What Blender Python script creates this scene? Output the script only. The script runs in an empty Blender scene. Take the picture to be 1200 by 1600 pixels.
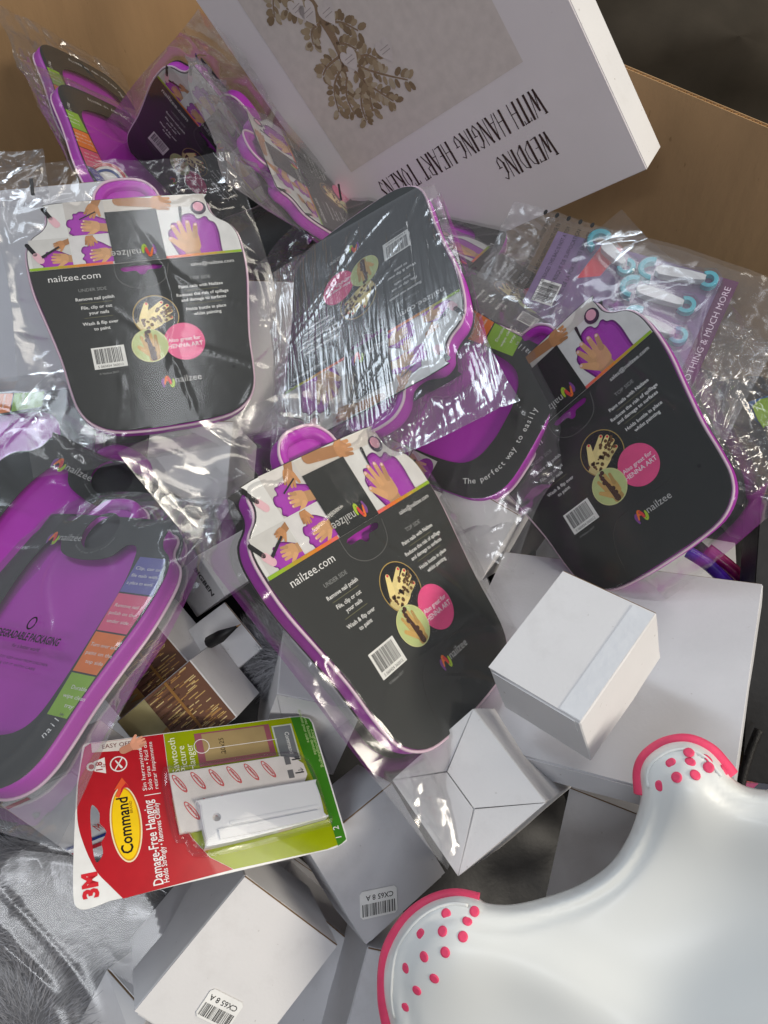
import bpy, math, random
import numpy as np
from mathutils import Matrix, Vector
from mathutils.geometry import tessellate_polygon, delaunay_2d_cdt

SC = bpy.context.scene
COL = SC.collection
rad = math.radians

# ------------------------------------------------------------------ camera
PITCH, FPX = rad(52.0), 1162.0
CAM = Vector((0.0, 0.0, 1.45))
RIGHT = Vector((1, 0, 0))
DOWN = Vector((0, -math.sin(PITCH), -math.cos(PITCH)))
FWD = Vector((0, math.cos(PITCH), -math.sin(PITCH)))
cd = bpy.data.cameras.new('camera')
cd.sensor_fit = 'HORIZONTAL'; cd.sensor_width = 36.0; cd.lens = FPX / 1200 * 36.0
cd.clip_start = 0.01; cd.clip_end = 50
cam = bpy.data.objects.new('camera', cd); COL.objects.link(cam)
cam.matrix_world = Matrix.Translation(CAM) @ Matrix((RIGHT, -DOWN, -FWD)).transposed().to_4x4()
SC.camera = cam

# ------------------------------------------------------------------ world and lamps (an indoor store lit by ceiling lamps, plus added strips)
wd = bpy.data.worlds.new('World'); SC.world = wd; wd.use_nodes = True
bg = wd.node_tree.nodes['Background']
bg.inputs[0].default_value = (0.80, 0.86, 1.0, 1); bg.inputs[1].default_value = 0.125

def area(name, loc, target, sx, sy, power, col):
    l = bpy.data.lights.new(name, 'AREA'); l.shape = 'RECTANGLE'; l.size = sx; l.size_y = sy
    l.energy = power; l.color = col
    o = bpy.data.objects.new(name, l); COL.objects.link(o); o.location = loc
    d = Vector(target) - Vector(loc); o.rotation_euler = d.to_track_quat('-Z', 'Y').to_euler()
    return o
area('area_lamp', (1.85, -0.66, 2.25), (0.0, 0.55, 1.0), 1.3, 0.35, 46, (1.0, 0.92, 0.79))
area('area_lamp', (-1.5, 1.45, 2.6), (0.0, 0.55, 1.0), 0.40, 1.6, 17, (0.80, 0.90, 1.0))
area('area_lamp', (1.6, 1.8, 2.7), (0.0, 0.55, 1.0), 0.5, 1.3, 18, (1.0, 0.93, 0.80))
for lx, ly, lz, lp in ((-0.5, -1.5, 2.9, 21), (0.25, 0.55, 3.5, 6), (-0.7, 2.5, 3.2, 5)):
    area('area_lamp', (lx, ly, lz), (lx * .6, ly * .6 + .2, 1.0), 1.5, 0.22, lp, (0.93, 0.96, 1.0))  # strips added for more glints on the film and for fill

vs = SC.view_settings
vs.view_transform = 'Standard'; vs.look = 'None'; vs.exposure = -0.06; vs.gamma = 1.0
try: vs.use_curve_mapping = False
except Exception: pass
SC.cycles.transparent_max_bounces = 24
SC.cycles.max_bounces = 8
SC.cycles.caustics_reflective = False; SC.cycles.caustics_refractive = False
SC.cycles.use_denoising = True

# ------------------------------------------------------------------ colour and material helpers
def S(r, g, b):
    f = lambda c: (c / 255 / 12.92) if c / 255 <= 0.04045 else ((c / 255 + 0.055) / 1.055) ** 2.4
    return (f(r), f(g), f(b))

MATS = {}
def newmat(name):
    m = bpy.data.materials.new(name); m.use_nodes = True; MATS[name] = m
    nt = m.node_tree; b = nt.nodes['Principled BSDF']
    return m, nt, b

def noise_mat(name, col, rough=0.6, var=0.08, scale=40, bump=0.1, bscale=300, spec=0.4, dist=0.0006, stretch=None, coat=0.0, blot=0.0, scuff=0.0):
    m, nt, b = newmat(name)
    N = nt.nodes.new; L = nt.links.new
    tc = N('ShaderNodeTexCoord'); src = tc.outputs['Object']
    if stretch:
        mp = N('ShaderNodeMapping'); mp.inputs['Scale'].default_value = stretch
        L(src, mp.inputs[0]); src = mp.outputs[0]
    n = N('ShaderNodeTexNoise'); n.inputs['Scale'].default_value = scale; n.inputs['Detail'].default_value = 6
    L(src, n.inputs['Vector'])
    mr = N('ShaderNodeMapRange'); mr.inputs[1].default_value = 0.3; mr.inputs[2].default_value = 0.7
    mr.inputs[3].default_value = 1 - var; mr.inputs[4].default_value = 1 + var
    L(n.outputs['Fac'], mr.inputs[0])
    mx = N('ShaderNodeMix'); mx.data_type = 'RGBA'; mx.blend_type = 'MULTIPLY'; mx.inputs[0].default_value = 1
    mx.inputs[6].default_value = (*col, 1); L(mr.outputs[0], mx.inputs[7])
    L(mx.outputs[2], b.inputs['Base Color'])
    if scuff:
        ns = N('ShaderNodeTexNoise'); ns.inputs['Scale'].default_value = 170; ns.inputs['Detail'].default_value = 2; L(src, ns.inputs['Vector'])
        r1 = N('ShaderNodeMapRange'); r1.inputs[1].default_value = .72; r1.inputs[2].default_value = .78; L(ns.outputs['Fac'], r1.inputs[0])
        nl = N('ShaderNodeTexNoise'); nl.inputs['Scale'].default_value = 11; nl.inputs['Detail'].default_value = 7; nl.inputs['Roughness'].default_value = .7; L(src, nl.inputs['Vector'])
        r2 = N('ShaderNodeMapRange'); r2.inputs[1].default_value = .56; r2.inputs[2].default_value = .8; r2.inputs[4].default_value = .45; L(nl.outputs['Fac'], r2.inputs[0])
        am = N('ShaderNodeMath'); am.operation = 'MAXIMUM'; L(r1.outputs[0], am.inputs[0]); L(r2.outputs[0], am.inputs[1])
        sm = N('ShaderNodeMath'); sm.operation = 'MULTIPLY'; sm.inputs[1].default_value = scuff; L(am.outputs[0], sm.inputs[0])
        m2 = N('ShaderNodeMix'); m2.data_type = 'RGBA'; L(sm.outputs[0], m2.inputs[0]); L(mx.outputs[2], m2.inputs[6]); m2.inputs[7].default_value = (col[0] * .42, col[1] * .38, col[2] * .34, 1)
        L(m2.outputs[2], b.inputs['Base Color'])
    b.inputs['Roughness'].default_value = rough
    b.inputs['Specular IOR Level'].default_value = spec
    b.inputs['Coat Weight'].default_value = coat
    n2 = N('ShaderNodeTexNoise'); n2.inputs['Scale'].default_value = bscale; n2.inputs['Detail'].default_value = 4
    L(src, n2.inputs['Vector'])
    n3 = N('ShaderNodeTexNoise'); n3.inputs['Scale'].default_value = 22; n3.inputs['Detail'].default_value = 3
    L(src, n3.inputs['Vector'])
    ad = N('ShaderNodeMath'); ad.operation = 'MULTIPLY_ADD'; ad.inputs[1].default_value = blot
    L(n3.outputs['Fac'], ad.inputs[0]); L(n2.outputs['Fac'], ad.inputs[2])
    bp = N('ShaderNodeBump'); bp.inputs['Strength'].default_value = bump; bp.inputs['Distance'].default_value = dist
    L(ad.outputs[0], bp.inputs['Height']); L(bp.outputs[0], b.inputs['Normal'])
    return m

def attr_mat(name, rough=0.4, var=0.06, spec=0.4, coat=0.0):
    m, nt, b = newmat(name)
    N = nt.nodes.new; L = nt.links.new
    at_ = N('ShaderNodeAttribute'); at_.attribute_name = 'Col'
    tc = N('ShaderNodeTexCoord')
    n = N('ShaderNodeTexNoise'); n.inputs['Scale'].default_value = 90; n.inputs['Detail'].default_value = 5
    L(tc.outputs['Object'], n.inputs['Vector'])
    mr = N('ShaderNodeMapRange'); mr.inputs[1].default_value = 0.3; mr.inputs[2].default_value = 0.7
    mr.inputs[3].default_value = 1 - var; mr.inputs[4].default_value = 1 + var
    L(n.outputs['Fac'], mr.inputs[0])
    mx = N('ShaderNodeMix'); mx.data_type = 'RGBA'; mx.blend_type = 'MULTIPLY'; mx.inputs[0].default_value = 1
    L(at_.outputs['Color'], mx.inputs[6]); L(mr.outputs[0], mx.inputs[7]); L(mx.outputs[2], b.inputs['Base Color'])
    b.inputs['Roughness'].default_value = rough; b.inputs['Specular IOR Level'].default_value = spec
    b.inputs['Coat Weight'].default_value = coat
    return m

def film_mat(name, tint=(1, 1, 1), boost=1.7, rough=0.06, haze=0.03, wr=1.0, fine=260.0, stretch=(1, 1, 1), rot=0.0, cap=0.34):
    """thin clear polythene: mostly see-through, mirror-like where the light grazes it, faintly milky"""
    m, nt, b = newmat(name); nt.nodes.remove(b)
    N = nt.nodes.new; L = nt.links.new
    out = nt.nodes['Material Output']
    tc = N('ShaderNodeTexCoord'); mp = N('ShaderNodeMapping')
    mp.inputs['Scale'].default_value = stretch; mp.inputs['Rotation'].default_value = (0, 0, rot)
    L(tc.outputs['Object'], mp.inputs[0])
    a = N('ShaderNodeTexNoise'); a.inputs['Scale'].default_value = 48; a.inputs['Detail'].default_value = 1.2
    a.inputs['Distortion'].default_value = 0.2
    L(mp.outputs[0], a.inputs['Vector'])
    s1 = N('ShaderNodeMath'); s1.operation = 'SUBTRACT'; s1.inputs[1].default_value = 0.5; L(a.outputs['Fac'], s1.inputs[0])
    ab = N('ShaderNodeMath'); ab.operation = 'ABSOLUTE'; L(s1.outputs[0], ab.inputs[0])
    c = N('ShaderNodeTexNoise'); c.inputs['Scale'].default_value = fine; c.inputs['Detail'].default_value = 1
    L(mp.outputs[0], c.inputs['Vector'])
    ma = N('ShaderNodeMath'); ma.operation = 'MULTIPLY_ADD'; ma.inputs[1].default_value = 0.03
    L(c.outputs['Fac'], ma.inputs[0]); L(ab.outputs[0], ma.inputs[2])
    bp = N('ShaderNodeBump'); bp.inputs['Distance'].default_value = 0.0042
    at_ = N('ShaderNodeAttribute'); at_.attribute_name = 'crumple'
    st_ = N('ShaderNodeMath'); st_.operation = 'MULTIPLY'; st_.inputs[1].default_value = 0.55 * wr
    L(at_.outputs['Fac'], st_.inputs[0]); L(st_.outputs[0], bp.inputs['Strength'])
    L(ma.outputs[0], bp.inputs['Height'])
    g = N('ShaderNodeBsdfGlossy'); g.inputs['Roughness'].default_value = rough; L(bp.outputs[0], g.inputs['Normal'])
    t = N('ShaderNodeBsdfTransparent'); t.inputs[0].default_value = (*tint, 1)
    d = N('ShaderNodeBsdfDiffuse'); d.inputs[0].default_value = (0.85, 0.85, 0.87, 1)
    fr = N('ShaderNodeFresnel'); fr.inputs['IOR'].default_value = 1.5; L(bp.outputs[0], fr.inputs['Normal'])
    bo = N('ShaderNodeMath'); bo.operation = 'MULTIPLY'; bo.inputs[1].default_value = boost; bo.use_clamp = True
    L(fr.outputs[0], bo.inputs[0])
    mn = N('ShaderNodeMath'); mn.operation = 'MINIMUM'; mn.inputs[1].default_value = cap; L(bo.outputs[0], mn.inputs[0]); bo = mn
    m1 = N('ShaderNodeMixShader'); m1.inputs[0].default_value = haze; L(t.outputs[0], m1.inputs[1]); L(d.outputs[0], m1.inputs[2])
    m2 = N('ShaderNodeMixShader'); L(bo.outputs[0], m2.inputs[0]); L(m1.outputs[0], m2.inputs[1]); L(g.outputs[0], m2.inputs[2])
    L(m2.outputs[0], out.inputs['Surface'])
    return m

noise_mat('white_board', S(222, 221, 222), rough=0.55, var=0.035, scale=14, bump=0.16, bscale=420, spec=0.25, blot=0.8, scuff=0.5)
noise_mat('grey_board', S(205, 205, 209), rough=0.55, var=0.05, scale=18, bump=0.2, bscale=380, spec=0.25, blot=1.0, scuff=0.55)
noise_mat('lilac_board', S(222, 216, 219), rough=0.45, var=0.03, scale=10, bump=0.1, bscale=500, spec=0.3, blot=0.5, scuff=0.12)
noise_mat('brown_board', S(178, 144, 106), rough=0.8, var=0.13, scale=9, bump=0.35, bscale=180, spec=0.12, blot=2.5, dist=0.0012, scuff=0.5, stretch=(1, 1, .35))
noise_mat('board_edge', S(165, 122, 75), rough=0.85, var=0.2, scale=160, bump=0.4, bscale=300, spec=0.1)
noise_mat('purple_silicone', S(182, 34, 184), rough=0.42, var=0.05, scale=25, bump=0.12, bscale=260, spec=0.45, blot=0.6)
noise_mat('lilac_lip', S(226, 196, 214), rough=0.35, var=0.05, scale=60, bump=0.05, bscale=200, spec=0.5)
noise_mat('gloss_white', S(224, 226, 224), rough=0.33, var=0.015, scale=12, bump=0.03, bscale=60, spec=0.3)
noise_mat('pink_rubber', S(232, 74, 112), rough=0.5, var=0.06, scale=120, bump=0.3, bscale=700, spec=0.35)
noise_mat('white_plastic', S(232, 234, 238), rough=0.25, var=0.02, scale=30, bump=0.05, bscale=200, spec=0.5)
noise_mat('black_thing', S(28, 27, 28), rough=0.5, var=0.3, scale=60, bump=0.4, bscale=200, spec=0.4)  # also puts shade into the gap lumps and the right-edge carton side
noise_mat('dark_floor', S(60, 54, 46), rough=0.85, var=0.35, scale=5, bump=0.4, bscale=80, spec=0.2, blot=2)
noise_mat('fur_skin', S(116, 116, 120), rough=0.95, var=0.2, scale=60, bump=0.5, bscale=300, spec=0.05)
noise_mat('fur_hair', S(166, 166, 171), rough=0.9, var=0.3, scale=35, bump=0.0, bscale=300, spec=0.1)
noise_mat('teal_plastic', S(70, 186, 206), rough=0.3, var=0.05, scale=60, bump=0.05, bscale=200, spec=0.5)
noise_mat('tape_clear', S(228, 230, 234), rough=0.12, var=0.03, scale=30, bump=0.6, bscale=160, spec=0.8, blot=1.5, dist=0.0006, coat=0.6)
attr_mat('print', rough=0.42)
attr_mat('print_gloss', rough=0.22, coat=0.25)
attr_mat('print_matte', rough=0.6)
film_mat('film', boost=1.4, haze=0.045, cap=0.34, rough=0.13)
film_mat('film_milky', boost=1.3, haze=0.08, cap=0.34, rough=0.10, wr=0.5)
film_mat('film_streaky', cap=0.33, boost=2.4, rough=0.13, haze=0.09, wr=1.1, stretch=(3.2, 0.22, 1), rot=rad(47.8))
film_mat('film_thin', cap=0.34, boost=1.2, rough=0.13, haze=0.02, wr=0.5)
film_mat('film_grey', tint=(0.97, 0.97, 0.98), boost=0.75, rough=0.14, haze=0.05, wr=0.6)
film_mat('blister', boost=0.9, rough=0.04, haze=0.008, wr=0.12, cap=0.3)

# ------------------------------------------------------------------ mesh helpers
class MB:
    """collects faces (with a colour each) into one mesh"""
    def __init__(s): s.v = []; s.f = []; s.c = []
    def add(s, vs_, fs, col=(1, 1, 1)):
        o = len(s.v); s.v += [tuple(p) for p in vs_]
        for f in fs: s.f.append([i + o for i in f]); s.c.append(col)
    def poly(s, loops, z, col, flip=False):
        """flat polygon (outer loop, then holes) facing +z"""
        if not isinstance(loops[0][0], (tuple, list, np.ndarray)): loops = [loops]
        pts = [Vector((p[0], p[1], 0)) for l in loops for p in l]
        tr = tessellate_polygon([[Vector((p[0], p[1], 0)) for p in l] for l in loops])
        fs = []
        for t in tr:
            a, b, c = (pts[i] for i in t)
            if ((b - a).cross(c - a).z < 0) != flip: t = (t[0], t[2], t[1])
            fs.append(list(t))
        s.add([(p.x, p.y, z) for p in pts], fs, col)
    def plate(s, loops, z0, z1, col):
        """loops extruded from z0 up to z1"""
        if not isinstance(loops[0][0], (tuple, list, np.ndarray)): loops = [loops]
        s.poly(loops, z1, col); s.poly(loops, z0, col, flip=True)
        for k, l in enumerate(loops):
            n = len(l); ar = sum(l[i][0] * l[(i + 1) % n][1] - l[(i + 1) % n][0] * l[i][1] for i in range(n))
            ccw = (ar > 0) == (k == 0)
            vv = [(p[0], p[1], z0) for p in l] + [(p[0], p[1], z1) for p in l]
            fs = []
            for i in range(n):
                j = (i + 1) % n
                fs.append([i, j, n + j, n + i] if ccw else [j, i, n + i, n + j])
            s.add(vv, fs, col)
    def loft(s, rings, col=(1, 1, 1), cap0=True, cap1=True):
        n = len(rings[0]); vv = [p for r in rings for p in r]; fs = []
        for k in range(len(rings) - 1):
            for i in range(n):
                j = (i + 1) % n
                fs.append([k * n + i, k * n + j, (k + 1) * n + j, (k + 1) * n + i])
        s.add(vv, fs, col)
        if cap0: s.cap(rings[0], col, True)
        if cap1: s.cap(rings[-1], col, False)
    def cap(s, ring, col, flip):
        tr = tessellate_polygon([[Vector((p[0], p[1], 0)) for p in ring]])
        fs = []
        for t in tr:
            a, b, c = (Vector((ring[i][0], ring[i][1], 0)) for i in t)
            if ((b - a).cross(c - a).z < 0) != flip: t = (t[0], t[2], t[1])
            fs.append(list(t))
        s.add(ring, fs, col)
    def box(s, x0, x1, y0, y1, z0, z1, col=(1, 1, 1)):
        s.plate([[(x0, y0), (x1, y0), (x1, y1), (x0, y1)]], z0, z1, col)
    def tube(s, pts, r, n=8, col=(1, 1, 1), closed=False, flat=1.0):
        """round tube along pts (Vectors), r a number or list"""
        pts = [Vector(p) for p in pts]; m = len(pts); rings = []
        for i, p in enumerate(pts):
            a = pts[(i - 1) % m] if (closed or i) else p
            b = pts[(i + 1) % m] if (closed or i < m - 1) else p
            t = (b - a).normalized(); up = Vector((0, 0, 1))
            if abs(t.z) > 0.95: up = Vector((0, 1, 0))
            u = t.cross(up).normalized(); w = u.cross(t)
            rr = r[i] if isinstance(r, (list, tuple)) else r
            rings.append([p + (u * math.cos(q) + w * math.sin(q) * flat) * rr for q in [2 * math.pi * k / n for k in range(n)]])
        vv = [q for rg in rings for q in rg]; fs = []
        for k in range(m if closed else m - 1):
            kk = (k + 1) % m
            for i in range(n):
                j = (i + 1) % n; fs.append([k * n + j, k * n + i, kk * n + i, kk * n + j])
        if not closed: fs += [list(range(n)), [(m - 1) * n + i for i in reversed(range(n))]]
        s.add(vv, fs, col)
    def mesh(s, name, smooth=False, mat=None):
        me = bpy.data.meshes.new(name); me.from_pydata(s.v, [], s.f); me.update()
        ca = me.color_attributes.new('Col', 'FLOAT_COLOR', 'CORNER')
        dat = np.ones((len(me.loops), 4), np.float32)
        cc = np.array(s.c, np.float32); tot = np.array([len(f) for f in s.f])
        dat[:, :3] = np.repeat(cc, tot, axis=0)
        ca.data.foreach_set('color', dat.ravel())
        if smooth: me.polygons.foreach_set('use_smooth', [True] * len(me.polygons))
        if mat: me.materials.append(MATS[mat])
        return me
    def build(s, name, mat, parent=None, smooth=False, loc=None):
        return obj(name, s.mesh(name, smooth, mat), parent, loc)

def obj(name, me, parent=None, loc=None):
    o = bpy.data.objects.new(name, me); COL.objects.link(o)
    if parent is not None: o.parent = parent
    if loc is not None: o.location = loc
    return o
def tag(o, label, cat, group=None, kind=None):
    o['label'] = label; o['category'] = cat
    if group: o['group'] = group
    if kind: o['kind'] = kind
    return o
def thing(name, label, cat, M, group=None):
    o = bpy.data.objects.new(name, None); COL.objects.link(o); o.matrix_world = M; o.empty_display_size = 0.02
    return tag(o, label, cat, group)

def rod(r):
    r = Vector(r); t = r.length
    return Matrix.Rotation(t, 3, r.normalized()) if t > 1e-9 else Matrix.Identity(3)
RCW = Matrix((RIGHT, DOWN, FWD)).transposed()
def pose(r, t, front=False):
    """pose measured in the camera's axes -> world matrix; local x right, y up, z out of the face"""
    R = RCW @ rod(r) @ Matrix(((1, 0, 0), (0, -1, 0), (0, 0, -1)))
    if front: R = R @ Matrix.Rotation(math.pi, 3, 'Y')
    return Matrix.Translation(CAM + RCW @ Vector(t)) @ R.to_4x4()
def at(px, py, d):
    return CAM + RCW @ Vector(((px - 600) / FPX * d, (py - 800) / FPX * d, d))

def smoothloop(pts, k=4, closed=True):
    """Catmull-Rom through pts"""
    P = [np.array(p, float) for p in pts]; n = len(P); out = []
    rng = range(n) if closed else range(n - 1)
    for i in rng:
        g = (lambda j: P[j % n]) if closed else (lambda j: P[min(max(j, 0), n - 1)])
        a, b, c, d = g(i - 1), g(i), g(i + 1), g(i + 2)
        for q in range(k):
            t = q / k
            out.append(0.5 * ((2 * b) + (-a + c) * t + (2 * a - 5 * b + 4 * c - d) * t * t + (-a + 3 * b - 3 * c + d) * t ** 3))
    if not closed: out.append(P[-1])
    return [tuple(p) for p in out]
def offset(loop, d):
    """move a closed loop along its inward normal by d"""
    P = np.array([p[:2] for p in loop], float); T = np.roll(P, -1, 0) - np.roll(P, 1, 0)
    T /= np.linalg.norm(T, axis=1)[:, None] + 1e-12; Nn = np.stack([-T[:, 1], T[:, 0]], 1)
    ar = np.sum(P[:, 0] * np.roll(P[:, 1], -1) - np.roll(P[:, 0], -1) * P[:, 1])
    return [tuple(p) for p in P + Nn * d * (1 if ar > 0 else -1)]
def circle(cx, cy, r, n=28, ry=None, rot=0.0):
    ry = ry or r; c, s_ = math.cos(rot), math.sin(rot); o = []
    for k in range(n):
        a = 2 * math.pi * k / n; x, y = r * math.cos(a), ry * math.sin(a)
        o.append((cx + x * c - y * s_, cy + x * s_ + y * c))
    return o
def capsule(x0, y0, x1, y1, r0, r1, n=6):
    a = math.atan2(y1 - y0, x1 - x0); o = []
    for k in range(n + 1):
        t = a + math.pi / 2 + math.pi * k / n; o.append((x0 + r0 * math.cos(t), y0 + r0 * math.sin(t)))
    for k in range(n + 1):
        t = a - math.pi / 2 + math.pi * k / n; o.append((x1 + r1 * math.cos(t), y1 + r1 * math.sin(t)))
    return o
def clip_poly(poly, inside, cut):
    out = []
    for i, p in enumerate(poly):
        q = poly[(i + 1) % len(poly)]; a, b = inside(p), inside(q)
        if a: out.append(p)
        if a != b: out.append(cut(p, q))
    return out
def clip_rect(poly, x0, x1, y0, y1):
    for ax, lim, sg in ((0, x0, 1), (0, x1, -1), (1, y0, 1), (1, y1, -1)):
        if not poly: return poly
        def ins(p): return (p[ax] - lim) * sg >= 0
        def cut(p, q):
            t = (lim - p[ax]) / (q[ax] - p[ax]); return (p[0] + (q[0] - p[0]) * t, p[1] + (q[1] - p[1]) * t)
        poly = clip_poly(poly, ins, cut)
    return poly

_TX = {}
def text2d(s, bold=0.0):
    """outline of a line of text, size 1, as 2-D vertices and triangles"""
    k = (s, bold)
    if k not in _TX:
        cu = bpy.data.curves.new('t', 'FONT'); cu.body = s; cu.size = 1.0; cu.offset = bold; cu.resolution_u = 2
        o = bpy.data.objects.new('t', cu); COL.objects.link(o)
        dg = bpy.context.evaluated_depsgraph_get(); me = bpy.data.meshes.new_from_object(o.evaluated_get(dg))
        v = np.array([w.co[:2] for w in me.vertices], float).reshape(-1, 2); f = [list(p.vertices) for p in me.polygons]
        bpy.data.objects.remove(o); bpy.data.curves.remove(cu); bpy.data.meshes.remove(me)
        _TX[k] = (v, f)
    return _TX[k]
def put_text(mb, s, x, y, h, col, z, align='C', bold=0.0, rot=0.0, squeeze=1.0, width=None):
    """text with capital height h, baseline through (x, y)"""
    v, f = text2d(s, bold)
    if len(v) == 0: return
    sc = h / 0.73; x0, x1 = v[:, 0].min(), v[:, 0].max()
    sx = sc * squeeze if width is None else width / (x1 - x0)
    ax = {'L': x0, 'C': (x0 + x1) / 2, 'R': x1}[align]
    X = (v[:, 0] - ax) * sx; Y = v[:, 1] * sc; c, s_ = math.cos(rot), math.sin(rot)
    P = np.stack([x + X * c - Y * s_, y + X * s_ + Y * c, np.full(len(X), z)], 1)
    mb.add(P.tolist(), f, col)
def text_on_curve(mb, s, pts, h, col, z, bold=0.0):
    """letters set one by one along a polyline"""
    P = np.array(pts, float); seg = np.linalg.norm(np.diff(P, axis=0), axis=1); cum = np.r_[0, np.cumsum(seg)]
    n = len(s)
    for i, ch in enumerate(s):
        if ch == ' ': continue
        d = cum[-1] * (i + 0.5) / n; k = min(np.searchsorted(cum, d, 'right') - 1, len(seg) - 1)
        q = P[k] + (P[k + 1] - P[k]) * (d - cum[k]) / seg[k]; a = math.atan2(*(P[k + 1] - P[k])[::-1])
        put_text(mb, ch, q[0], q[1], h, col, z, rot=a, bold=bold)
def barcode(mb, x0, x1, y0, y1, z, rnd, col=(0.02, 0.02, 0.02)):
    x = x0
    while x < x1:
        w = rnd.choice((1, 1, 2, 3)) * (x1 - x0) / 95
        mb.poly([(x, y0), (min(x + w, x1), y0), (min(x + w, x1), y1), (x, y1)], z, col)
        x += w + rnd.choice((1, 1, 2, 3)) * (x1 - x0) / 95

def hand2d(mb, cx, cy, s, rot, z, col, clip=None, arm=1.2, curl=1.0, thumb=1, nail=None, spread=1.0):
    """printed picture of a hand: palm, five unequal fingers, forearm; points along +y before turning"""
    c, s_ = math.cos(rot), math.sin(rot)
    T = lambda l: [(cx + (x * c - y * s_) * s, cy + (x * s_ + y * c) * s) for x, y in l]
    dk = tuple(q * 0.78 for q in col); lt = tuple(min(1, q * 1.12) for q in col)
    shapes = [(capsule(0, -arm, 0, -0.1, 0.30, 0.30), dk), (smoothloop([(-.38, .35), (-.42, 0), (-.3, -.35), (.3, -.35), (.42, 0), (.40, .35), (.1, .45), (-.15, .45)], 3), col)]
    for k, (bx, a, l) in enumerate(((-.29, 10, .62), (-.1, 3, .74), (.1, -4, .70), (.29, -12, .52))):
        a = rad(a * spread); e = (bx + math.sin(-a) * l * curl, .34 + math.cos(a) * l * curl)
        shapes.append((capsule(bx, .25, e[0], e[1], .115, .085), (col, lt, col, dk)[k]))
        if nail: shapes.append((circle(e[0], e[1] + .01, .055, 8), nail))
    shapes.append((capsule(-.30 * thumb, -.12, -.66 * thumb, .30, .15, .10), lt))
    if nail: shapes.append((circle(-.68 * thumb, .33, .055, 8), nail))
    for i, (l, q) in enumerate(shapes):
        p = T(l)
        if clip: p = clip_rect(p, *clip)
        if len(p) > 2: mb.poly(p, z + i * 0.000012, q)

# ------------------------------------------------------------------ the bagged manicure trays (built once, shared by every pack)
W = 0.18
half_card = [(.33, -.345), (.378, -.315), (.386, -.25), (.415, -.205), (.47, -.165), (.5, -.10), (.505, 0), (.495, .12), (.463, .29), (.435, .45), (.422, .6), (.405, .70), (.36, .775), (.27, .828), (.12, .845)]
half_mat = [(.09, -.445), (.145, -.39), (.168, -.315), (.235, -.295), (.325, -.325), (.380, -.295), (.392, -.24), (.42, -.20), (.474, -.16), (.504, -.09), (.509, .02), (.499, .14), (.467, .30), (.438, .46), (.425, .6), (.407, .705), (.36, .782), (.268, .834), (.12, .852)]
half_open = [(.10, -.125), (.16, -.15), (.205, -.205), (.265, -.20), (.295, -.13), (.315, 0), (.31, .2), (.30, .42), (.275, .56), (.21, .63), (.1, .66)]
def mirror(h, top=None, bot=None):
    r = ([top] if top else []) + h + ([bot] if bot else []) + [(-x, y) for x, y in reversed(h)]
    return [(x * W, -y * W) for x, y in r]
CARD = smoothloop(mirror(half_card), 3)
MATO = smoothloop(mirror(half_mat, (0, -.46), (0, .854)), 4)
OPEN = smoothloop(mirror(half_open, (0, -.115), (0, .665)), 4)
U = lambda u, w: (u * W, -w * W)
DARK = S(43, 45, 43); WHT = S(226, 226, 224); PURP = S(150, 42, 160); PURD = S(104, 22, 112); SKIN = S(214, 164, 116); SKIN2 = S(196, 140, 92)
GRN = S(150, 190, 40); ORG = S(240, 120, 40); PNK = S(238, 92, 145)

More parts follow.
